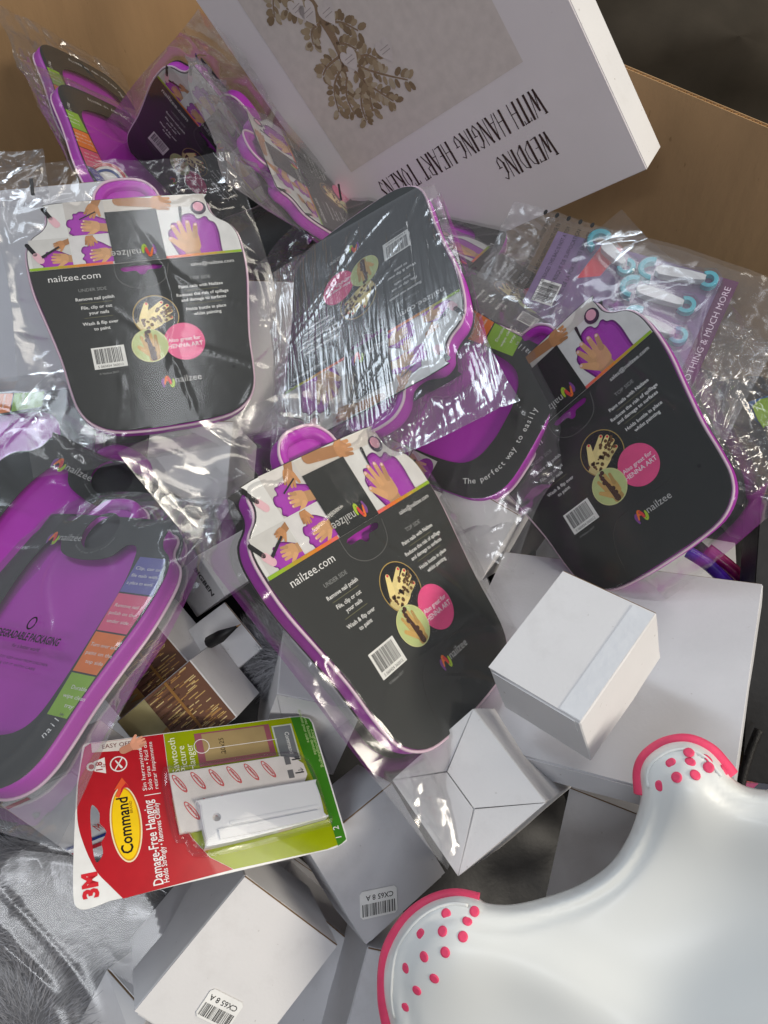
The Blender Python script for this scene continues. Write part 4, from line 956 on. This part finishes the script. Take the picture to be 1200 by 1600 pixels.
# ------------------------------------------------------------------ moulded white seat with pink dotted grips
def seat():
    outl = smoothloop([(640, 1700), (607, 1600), (596, 1540), (603, 1490), (630, 1440), (668, 1409), (710, 1397), (745, 1402), (762, 1411), (800, 1413), (850, 1402), (905, 1382), (950, 1352), (980, 1310), (997, 1265), (1000, 1240), (998, 1205), (1010, 1180), (1040, 1160), (1075, 1156), (1108, 1170), (1132, 1195), (1150, 1220), (1185, 1233), (1260, 1240), (1360, 1300), (1400, 1450), (1340, 1600), (1200, 1720), (960, 1780), (760, 1770)], 6)
    P = np.array(outl)
    def depth(x, y, D):
        g = lambda cx, cy, s1, s2, a: np.exp(-((((x - cx) * math.cos(a) + (y - cy) * math.sin(a)) / s1) ** 2 + ((-(x - cx) * math.sin(a) + (y - cy) * math.cos(a)) / s2) ** 2))
        h = .0 + .014 * g(690, 1500, 95, 95, 0) + .014 * g(1075, 1235, 80, 75, 0)
        h = h - .012 * g(1080, 1440, 200, 150, rad(-38)) + .008 * g(860, 1530, 150, 60, rad(28)) + .014 * g(1180, 1680, 260, 120, rad(-30)) + .012 * g(1230, 1290, 120, 80, rad(20))
        h = h - .016 * np.exp(-D / 9.0) - .006 * np.exp(-D / 40.0)
        h = h + .0022 * np.exp(-((D - 15) / 8.0) ** 2) - .0016 * np.exp(-((D - 34) / 9.0) ** 2)
        plane = .470 - .00010 * (x - 600) - .00004 * (y - 1150)
        return plane - h
    xs, ys = np.meshgrid(np.arange(590, 1410, 9.0), np.arange(1150, 1790, 9.0)); D = polydist(xs, ys, outl)
    k = D < -5; X = xs[k]; Y = ys[k]; DI = -D[k]
    r2 = offset(outl, 2.2); r3 = offset(outl, 5.0)
    pts = [Vector((x, y)) for x, y in outl] + [Vector((x, y)) for x, y in r2] + [Vector((x, y)) for x, y in zip(X, Y)]
    n = len(outl)
    v2, e2, f2, *_ = delaunay_2d_cdt(pts, [(i, (i + 1) % n) for i in range(n)], [], 1, 1e-4)
    vx = np.array([v[:] for v in v2]); Dv = -polydist(vx[:, 0], vx[:, 1], outl); Dv = np.maximum(Dv, 0)
    dd = depth(vx[:, 0], vx[:, 1], Dv)
    V = [at(x, y, d) for (x, y), d in zip(vx, dd)]
    g = thing('moulded_seat', 'glossy white moulded plastic seat with pink dotted grip corners at the bottom right', 'seat', Matrix.Translation(at(900, 1500, .47)))
    off = at(900, 1500, .47)
    fs = [list(f) for f in f2]
    a, b, c = (V[i] for i in fs[0]); nrm = (b - a).cross(c - a)
    if nrm.dot(CAM - a) < 0: fs = [f[::-1] for f in fs]
    me = bpy.data.meshes.new('shell'); me.from_pydata([v - off for v in V], [], fs); me.update(); me.polygons.foreach_set('use_smooth', [True] * len(me.polygons)); me.materials.append(MATS['gloss_white'])
    sh = obj('shell', me, g); so = sh.modifiers.new('thickness', 'SOLIDIFY'); so.thickness = .0035; so.offset = -1
    rim = lambda x, y: at(x, y, float(depth(np.array(x), np.array(y), np.array(0.0)))) - off
    # pink edging of the two corners
    for rng in (((611, 1618), (599, 1560), (603, 1490), (630, 1440), (668, 1409), (710, 1397), (750, 1404)), ((999, 1238), (998, 1205), (1010, 1180), (1040, 1160), (1075, 1156), (1108, 1170), (1130, 1193), (1143, 1210))):
        m = MB(); sp = smoothloop(rng, 8, False); ins = np.array([690, 1500.]) if rng[0][0] < 800 else np.array([1075, 1240.])
        sp = [tuple(np.array(p) + (ins - np.array(p)) / np.linalg.norm(ins - np.array(p)) * 3) for p in sp]
        m.tube([rim(x, y) - FWD * .001 for x, y in sp], .0049, 10, flat=1.0); m.build('grip_edge', 'pink_rubber', g, smooth=True)
        m = MB(); sp2 = [tuple(np.array(p) + (ins - np.array(p)) / np.linalg.norm(ins - np.array(p)) * 12) for p in sp[3:-3]]
        DD = [max(0, -float(polydist(np.array([x]), np.array([y]), outl)[0])) for x, y in sp2]
        m.tube([at(x, y, float(depth(np.array(x), np.array(y), np.array(d_)))) - off for (x, y), d_ in zip(sp2, DD)], .0011, 6); m.build('edge_bead', 'gloss_white', g, smooth=True)
    dots = [(182, 635), (257, 577), (340, 570), (319, 598), (246, 628), (306, 644), (192, 703), (254, 690), (138, 736), (222, 767), (171, 802), (138, 850)] + [(915, 134), (972, 132), (968, 104), (1024, 122), (1026, 148), (932, 177), (987, 170), (882, 202), (1072, 155)]
    q = MB(); rings = [[(math.cos(a) * r, math.sin(a) * r, z) for a in np.linspace(0, 2 * math.pi, 16, endpoint=False)] for r, z in ((.0030, -.0003), (.0030, .0001), (.0027, .0004), (.0018, .0006))]
    q.loft(rings, cap0=False); dm = q.mesh('grip_dot', True, 'pink_rubber')
    for a, b in dots:
        x, y = 560 + a / 1.875, 1120 + b / 1.875
        def p3(x, y):
            D_ = max(0.0, -float(polydist(np.array([x]), np.array([y]), outl)[0])); return at(x, y, float(depth(np.array(x), np.array(y), np.array(D_)))) - off
        p = p3(x, y); u = (p3(x + 3, y) - p3(x - 3, y)).normalized(); w_ = (p3(x, y + 3) - p3(x, y - 3)); nz = u.cross(w_).normalized()
        if nz.dot(CAM - off - p) < 0: nz = -nz
        o = obj('grip_dot', dm, g); o.matrix_local = Matrix.Translation(p) @ Matrix((u, nz.cross(u), nz)).transposed().to_4x4()
seat()

# ------------------------------------------------------------------ picture boxes with the night-time parliament print
def souvenir(label, r, t, dims, text=None):
    a, h, d = dims
    g = thing('souvenir_box', label, 'box', pose(r, t), 'printed souvenir boxes')
    obj('body', rbox_mesh('body', 0, a, -h, 0, -d, 0, .0006, 'white_board', 0.15), g)
    if text:
        m = MB(); put_text(m, text, a * .5, -h * .30, .006, S(30, 28, 34), .0003, bold=.02, rot=0); m.build('lettering', 'print', g); return g
    # picture on the long side below the white end
    m = MB(); rn = random.Random(int(a * 1e5)); y = -h - .0002
    def q(x0, x1, z0, z1, col, k): m.add([(x0, y - k * .00008, z1), (x0, y - k * .00008, z0), (x1, y - k * .00008, z0), (x1, y - k * .00008, z1)], [[0, 1, 2, 3]], col)
    q(.0006, a - .0006, -d + .001, -.0008, S(186, 176, 132), 0); q(.0006, a - .0006, -d * .62, -.0008, S(124, 88, 70), 1)
    for i in range(110):
        x = rn.uniform(.03, .95) * a; z0 = -rn.uniform(.04, .5) * d; q(x, x + .0007, z0 - rn.uniform(.004, .012), z0, rn.choice((S(226, 186, 116), S(200, 150, 90), S(150, 106, 70), S(240, 212, 150))), 2)
    for i in range(9):
        x = a * (.05 + .1 * i); q(x, x + .002, -d * .62, -d * .30, S(100, 70, 56), 2)
    q(a * .02, a * .98, -d * .36, -d * .33, S(166, 120, 66), 3)
    for i in range(4):
        x = a * (.5 + .1 * i); z0 = -d * .62; m.add([(x, y - .0003, z0), (x + .003, y - .0003, z0 - .014), (x + .006, y - .0003, z0)], [[0, 1, 2]], S(186, 146, 84))
    m.build('picture', 'print_gloss', g)
    return g
souvenir('souvenir box with a cream-lit end and a night parliament picture above the hanger pack', (-1.257, -0.5761, 0.7457), (-0.1241*1.09, 0.0946*1.09, 0.55*1.09), (.0505*1.09, .0447*1.09, .075*1.09))
souvenir('souvenir box with a grey end touching the cream-lit one', (-1.18, -0.62, 0.72), (-0.1585*1.09, 0.0655*1.09, 0.565*1.09), (.046*1.09, .040*1.09, .075*1.09))
souvenir('white souvenir box with dark serif lettering half under the centre tray film', (0.7424, 0.4025, 0.9146), (-0.1503, 0.0349, 0.6002), (.0397, .060, .05), 'BIGBEN')
carton_px('white carton end beside the lettered souvenir box', 352, 940, .615, 52, -20, 10, (.05, .045, .06))
# a dark pen lying between the small boxes
g = thing('pen', 'dark tapered pen tip poking out between the souvenir boxes', 'pen', Matrix.Translation(at(350, 990, .575)))
m = MB(); m.tube([at(328, 1003, .585) - at(350, 990, .575), at(345, 994, .575) - at(350, 990, .575), at(372, 978, .57) - at(350, 990, .575)], [.005, .0048, .0006], 10); m.build('barrel', 'black_thing', g, smooth=True)
m = MB(); m.tube([at(370, 979, .57) - at(350, 990, .575), at(376, 975.5, .569) - at(350, 990, .575)], [.0007, .0003], 8); m.build('nib', 'board_edge', g, smooth=True)

# ------------------------------------------------------------------ postal carton with red and blue rules
r, t = (0.5526, 0.3287, -0.582), (-0.2935*.95, 0.2225*.95, 0.5683*.95)
roy = thing('postal_carton', 'worn white postal carton with red and blue stripes left of the hanger pack', 'carton', pose(r, t))
obj('body', rbox_mesh('body', 0, .085, -.08, 0, -.045, -.001, .001, 'white_board'), roy)
m = MB(); sheet(m, [(.001, -.079, .0028), (.084, -.079, .001), (.084, -.001, 0), (.001, -.001, .001)], .0009); m.build('lid_flap', 'white_board', roy)
m = MB(); Zp = .0034
m.add([(.004, -.060, Zp), (.083, -.060, Zp - .001), (.083, -.0625, Zp - .001), (.004, -.0625, Zp)], [[0, 3, 2, 1]], S(36, 56, 130))
m.add([(.004, -.0665, Zp), (.083, -.0665, Zp - .001), (.083, -.070, Zp - .001), (.004, -.070, Zp)], [[0, 3, 2, 1]], S(186, 34, 50))
m.add([(.002, -.004, Zp - .002), (.03, -.004, Zp - .002), (.03, -.007, Zp - .002), (.002, -.007, Zp - .002)], [[0, 3, 2, 1]], S(186, 34, 50))
put_text(m, 'M', .055, -.056, .008, S(196, 60, 54), Zp, bold=0); m.build('stripes', 'print', roy)
m = MB(); m.box(-.0012, -.0002, -.079, -.001, -.010, .0006, S(196, 176, 140)); m.build('cut_edge', 'print_matte', roy)

# ------------------------------------------------------------------ grey fur
def fur(label, c, rx, ry, rz_, seed, n, ln, bagmat=None, M=None):
    g = thing('fur_item', label, 'fur item', Matrix.Translation(c), 'grey fluffy items')
    base = lump('x', 'x', 'x', (0, 0, 0), rx, ry, rz_, seed, 'fur_skin', .15); base.name = 'fur_body'; base.parent = g
    for k in ('label', 'category'): del base[k]
    me = base.data; rnd = random.Random(seed); V = []; F_ = []
    P = np.array([v.co[:] for v in me.vertices]); Nn = np.array([v.normal[:] for v in me.vertices])
    vis = [i for i in range(len(P)) if Vector(Nn[i]).dot(CAM - Vector(c)) > -.1 * (CAM - Vector(c)).length]
    sw = [(rnd.uniform(-1, 1), rnd.uniform(-1, 1), rnd.uniform(-1, 1), rnd.uniform(0, 6)) for _ in range(3)]
    for _ in range(n):
        i = rnd.choice(vis); p = Vector(P[i]) + Vector((rnd.gauss(0, 1), rnd.gauss(0, 1), rnd.gauss(0, 1))) * .12 * min(rx, ry, rz_); nn = Vector(Nn[i])
        fl_ = Vector((math.sin(p.x * 45 + sw[0][3]), math.sin(p.y * 45 + sw[1][3]), math.sin(p.z * 40 + sw[2][3]) - .3))
        d1 = (nn + fl_ * .9 + Vector((rnd.gauss(0, .25), rnd.gauss(0, .25), rnd.gauss(0, .25)))).normalized(); d2 = (d1 + fl_ * .8).normalized()
        L = ln * rnd.uniform(.5, 1.2); sd = d1.cross(Vector((rnd.gauss(0, 1), rnd.gauss(0, 1), rnd.gauss(0, 1)))).normalized() * .00022
        a = p; b = p + d1 * L * .55; e = b + d2 * L * .45; o = len(V)
        V += [a - sd, a + sd, b - sd * .7, b + sd * .7, e]; F_ += [[o, o + 1, o + 3, o + 2], [o + 2, o + 3, o + 4]]
    m2 = bpy.data.meshes.new('fur_pile'); m2.from_pydata([tuple(v) for v in V], [], F_); m2.update(); m2.materials.append(MATS['fur_hair']); o = obj('fur_pile', m2, g); o['kind'] = 'stuff'
    return g
fg = fur('clear bag of shaggy grey fur at the bottom left', at(85, 1490, .575), .085, .085, .06, 5, 42000, .015)
rr, tt = place(85, 1495, .505, 10, -15, 0)
loopf = circle(0, 0, .075, 30)
bo = bag(fg, (-.12, .085, -.11, .062), 77, loop=loopf, ztop=.004, zbot=-.03, amp=.005, mat='film_grey', n=90, wav=.006)
bo.matrix_local = Matrix.Translation(-at(85, 1490, .575)) @ pose(rr, tt)
fur('tuft of grey fur under the centre tray film', at(428, 1012, .635), .026, .034, .022, 8, 12000, .011)

# ------------------------------------------------------------------ pegs carded on lilac in a printed clear bag
PW, PH = .1204, .1491
pg = thing('peg_pack', 'lilac card of blue pegs in a printed clear bag by the right bin wall', 'peg pack', pose((-0.3788, 0.0319, -1.1123), (0.1607, -0.1745, 0.7484)))
k_ = lambda x, y: (x * PW, -y * PH)
m = MB(); m.plate([[k_(-.25, 1.0), k_(1.0, 1.0), k_(1.0, -.25), k_(-.25, -.25)]], -.0008, 0, S(126, 102, 144)); cardp = m.build('card', 'print', pg)
m = MB(); m.poly([k_(-.25, 1.0), k_(1.0, 1.0), k_(1.0, .90), k_(-.25, .90)], .0002, S(96, 42, 84)); put_text(m, 'CLOTHING & MUCH MORE', .93 * PW, -.972 * PH, .0062, S(226, 204, 224), .0003, 'R', width=.98 * PW)
m.build('lettering', 'print', cardp)
m = MB(); m.poly([k_(.62, .02), k_(1.0, .08), k_(1.0, .22), k_(.70, .16)], .0002, S(222, 70, 84)); m.poly([k_(.3, -.2), k_(.52, -.2), k_(.52, -.05), k_(.3, -.05)], .0002, S(235, 235, 235)); barcode(m, .32 * PW, .5 * PW, .06 * PH, .18 * PH, .0003, random.Random(3)); m.build('printed_panel', 'print', cardp)
def peg(x0, y0, x1, y1, SCL=1.2):
    g = bpy.data.objects.new('peg', None); COL.objects.link(g); g.parent = pg
    a, b = Vector((*k_(x0, y0), 0)), Vector((*k_(x1, y1), 0)); d = b - a; L = d.length / SCL
    g.matrix_local = Matrix.Translation(a) @ Matrix.Rotation(math.atan2(d.y, d.x), 4, 'Z') @ Matrix.Diagonal((SCL, SCL, 1, 1))
    m = MB(); out = [(.011 * math.cos(t), .011 * math.sin(t)) for t in np.linspace(rad(50), rad(310), 18)] + [(L - .003, -.0055)] + [(L + .0065 * math.cos(t), .0065 * math.sin(t)) for t in np.linspace(rad(-70), rad(70), 9)] + [(L - .003, .0055)]
    inn = circle(.001, 0, .0062, 18)
    m.plate([[(.0105 * math.cos(t), .0105 * math.sin(t)) for t in np.linspace(rad(80), rad(280), 16)] + [(.0062 * math.cos(t), .0062 * math.sin(t)) for t in np.linspace(rad(280), rad(80), 16)]], .001, .009, (1, 1, 1)); m.build('ring', 'teal_plastic', g)
    m = MB(); m.plate([smoothloop([(.007, -.0042), (.007, .0042), (L - .006, .0030), (L - .003, 0), (L - .006, -.0030)], 3)], .001, .0095, (1, 1, 1)); m.build('jaw', 'white_plastic', g)
    m = MB(); m.plate([[(L + .0075 * math.cos(t), .0075 * math.sin(t)) for t in np.linspace(rad(-130), rad(130), 16)] + [(L + .0042 * math.cos(t), .0042 * math.sin(t)) for t in np.linspace(rad(130), rad(-130), 14)]], .001, .008, (1, 1, 1)); m.build('tail', 'teal_plastic', g)
    m = MB(); o2 = [(.0125 * math.cos(t), .0125 * math.sin(t)) for t in np.linspace(rad(50), rad(310), 18)] + [(L - .006, -.0085)] + [(L + .0105 * math.cos(t), .0105 * math.sin(t)) for t in np.linspace(rad(-80), rad(80), 10)] + [(L - .006, .0085)]
    R3_ = lambda l, z: [(x, y, z) for x, y in l]
    m.loft([R3_(offset(o2, -.002), .0005), R3_(o2, .0008), R3_(offset(o2, .001), .0105), R3_(offset(o2, .003), .0125)]); m.build('blister', 'blister', g)
for q in ((.858, .459, .913, .822), (.655, .40, .639, .76), (.40, .50, .362, .793), (.98, .06, .82, .30)): peg(*q)
bgp = bag(pg, (-.35 * PW, 1.10 * PW, -1.32 * PH, .62 * PH), 55, loop=[k_(-.25, 1.0), k_(1.0, 1.0), k_(1.0, -.25), k_(-.25, -.25)], ztop=.0128, zbot=-.002, amp=.0028, mat='film_grey', n=60, wav=.005)
m = MB()
for i in range(5): m.poly(circle(1.05 * PW, (.02 + .085 * i) * PH, .0032, 14, .0020), .016, (.015, .015, .015))
for i, s_ in enumerate(('WARNING TO AVOID DANGER OF SUFFOCATION KEEP THIS', 'BAG AWAY FROM BABIES AND CHILDREN DO NOT USE IN', 'CRIBS BEDS OR CARRIAGES THIS BAG IS NOT A TOY', 'AVERTISSEMENT RISQUE DE SUFFOCATION', 'GARDER HORS DE LA PORTEE DES ENFANTS')): put_text(m, s_, .98 * PW, (.30 - .075 * i) * PH, .0042, (.02, .02, .02), .0155, 'R', width=.85 * PW)
m.build('bag_print', 'print', bgp)

# ------------------------------------------------------------------ things glimpsed at the right edge
gp = thing('patterned_pouch', 'green and blue patterned pouch corner at the right, below the peg pack', 'pouch', pose(*place(1178, 640, .80, -30, -10, -20)))
m = MB(); m.plate([[(-.01, -.10), (.06, -.11), (.07, .0), (.0, .01)]], -.006, 0, S(38, 96, 160)); m.build('body', 'print_gloss', gp)
m = MB(); m.plate([smoothloop([(.0, -.05), (.02, -.03), (.045, -.035), (.066, -.012), (.05, -.002), (.0, .004)], 3)], .0002, .0008, S(146, 190, 36)); m.build('leaf_print', 'print_gloss', gp)
cp = thing('colour_pack', 'rainbow triangle patterned pack with a crimson seal at the right edge', 'pack', pose(*place(1110, 1075, .66, 4, -8, -10)))
m = MB(); m.plate([[(0, -.12), (.12, -.12), (.12, 0), (0, 0)]], -.008, 0, S(28, 40, 70)); m.build('body', 'print_gloss', cp)
cols = [S(20, 110, 70), S(30, 140, 170), S(230, 190, 30), S(226, 120, 30), S(200, 40, 60), S(180, 30, 110), S(30, 90, 170), S(60, 160, 210)]
for j in range(6):
    for i in range(5):
        m = MB(); x, y = i * .024, -j * .02; c = cols[(j + (i % 2)) % 8]
        m.plate([[(x, y), (x + .0235, y), (x, y - .0195)]], .0002, .0004, c) if (i + j) % 2 else m.plate([[(x + .0235, y - .0195), (x, y - .0195), (x + .0235, y)]], .0002, .0004, c)
        m.build('colour_triangle', 'print_gloss', cp)
m = MB(); m.plate([circle(.05, -.035, .0125, 30)], .0005, .0012, S(190, 24, 70)); put_text(m, 'WILD', .05, -.0365, .004, S(240, 200, 210), .0013, bold=.02); m.build('seal', 'print_gloss', cp)
cords = (('dark braided cord in front of the rainbow pack', [(1186, 1140, .60), (1172, 1175, .60), (1158, 1225, .60), (1150, 1300, .6)], .0036, 'cord_black'), ('thin violet shiny tube under the right tray pack', [(1075, 862, .70), (1110, 885, .69), (1150, 925, .68)], .006, 'violet_foil'), ('magenta tube under the right tray pack', [(1105, 858, .70), (1145, 890, .69), (1190, 935, .68)], .006, 'magenta_foil'), ('black braided strap under the right tray pack', [(1088, 850, .71), (1130, 888, .70), (1175, 940, .69)], .005, 'cord_black'))
noise_mat('cord_black', S(30, 28, 28), rough=.5, var=.6, scale=500, bump=.8, bscale=900)
noise_mat('violet_foil', S(96, 40, 200), rough=.2, var=.3, scale=90, bump=.3, bscale=150, spec=.7)
noise_mat('magenta_foil', S(176, 28, 110), rough=.25, var=.3, scale=90, bump=.3, bscale=150, spec=.7)
for lb, pp, r_, mt in cords:
    base = at(*pp[0]); m = MB(); P3 = [at(*q) - base for q in pp]; P3 = [Vector(p) for p in smoothloop([tuple(p) for p in P3], 6, False)]
    m.tube(P3, r_, 10); o = m.build('cord' if 'tube' not in lb else 'foil_tube', mt, None, smooth=True, loc=base); tag(o, lb, 'cord' if 'tube' not in lb else 'tube')

lump('dark_filler', 'added black lump at the right, filling the dark between the peg pack and the shaded carton', 'filler', at(1165, 700, .86), .085, .11, .06, 61, 'black_thing', .35, group='added dark lumps under the pile')  # added lump, black where only darkness shows below the film
lf2 = thing('loose_film', 'crumpled clear film at the right, below the peg pack', 'film', pose(*place(1150, 640, .745, 25, -8, -12)))
bag(lf2, (-.055, .06, -.085, .075), 94, loop=circle(0, 0, .02, 16), ztop=.008, zbot=-.004, amp=.009, mat='film', n=70, wav=.012, name='film')
# ------------------------------------------------------------------ crumpled film outside the bin and loose film at the left edge
fo = thing('dark_bundle', 'dark brown bundle outside the bin beyond its right rim', 'bundle', pose(*place(1080, 60, 1.6, 15, 30, -10)))
b1 = lump('x', 'x', 'x', (0, 0, 0), .5, .3, .2, 91, 'dark_floor', .3); b1.name = 'bundle'; b1.parent = fo
for k in ('label', 'category'): del b1[k]
lf = thing('loose_film', 'loose clear film edge above the wide carton at the left edge', 'film', pose(*place(0, 280, .80, 0, 10, 0)))
bag(lf, (-.06, .05, -.03, .03), 93, loop=circle(0, 0, .008, 12), ztop=.003, zbot=-.003, amp=.006, mat='film_grey', n=30, name='film')
dk = thing('round_tin', 'striped round tin rim peeping out below the leaning trays', 'tin', pose(*place(168, 290, .92, -30, 20, 0)))
m = MB(); m.plate([circle(0, 0, .026, 36)], -.02, 0, S(226, 222, 216)); m.build('tin_body', 'print', dk)
m = MB(); m.plate([circle(0, 0, .0255, 36), circle(0, 0, .022, 36)], .0002, .001, S(170, 50, 50)); m.build('rim_stripe', 'print', dk)
m = MB(); m.plate([circle(0, 0, .019, 36), circle(0, 0, .016, 36)], .0002, .001, S(40, 60, 120)); m.build('inner_stripe', 'print', dk)

# ------------------------------------------------------------------ black register marks printed on some bag edges
PACKS = [o for o in COL.objects if o.name.startswith('manicure_tray_pack')]
for key, px, py, d, dx, dy in (('upright black', 50, 292, .66, 3, 26), ('edge-on', 531, 300, .80, 4, 24), ('edge-on', 482, 392, .80, 26, 4), ('tilted tray', 612, 90, .86, -14, 18) if 0 else ('tilted tray', 308, 92, .86, 5, 16)):
    g = [o for o in PACKS if key in o['label']][0]
    b = [c for c in g.children if c.name.startswith('bag')][0]
    a0 = at(px - dx / 2, py - dy / 2, d); a1 = at(px + dx / 2, py + dy / 2, d); bpy.context.view_layer.update()
    Mi = g.matrix_world.inverted(); m = MB(); m.tube([Mi @ a0, Mi @ ((a0 + a1) / 2), Mi @ a1], .0016, 6, (.012, .012, .012), flat=.6); m.build('register_mark', 'print', b)
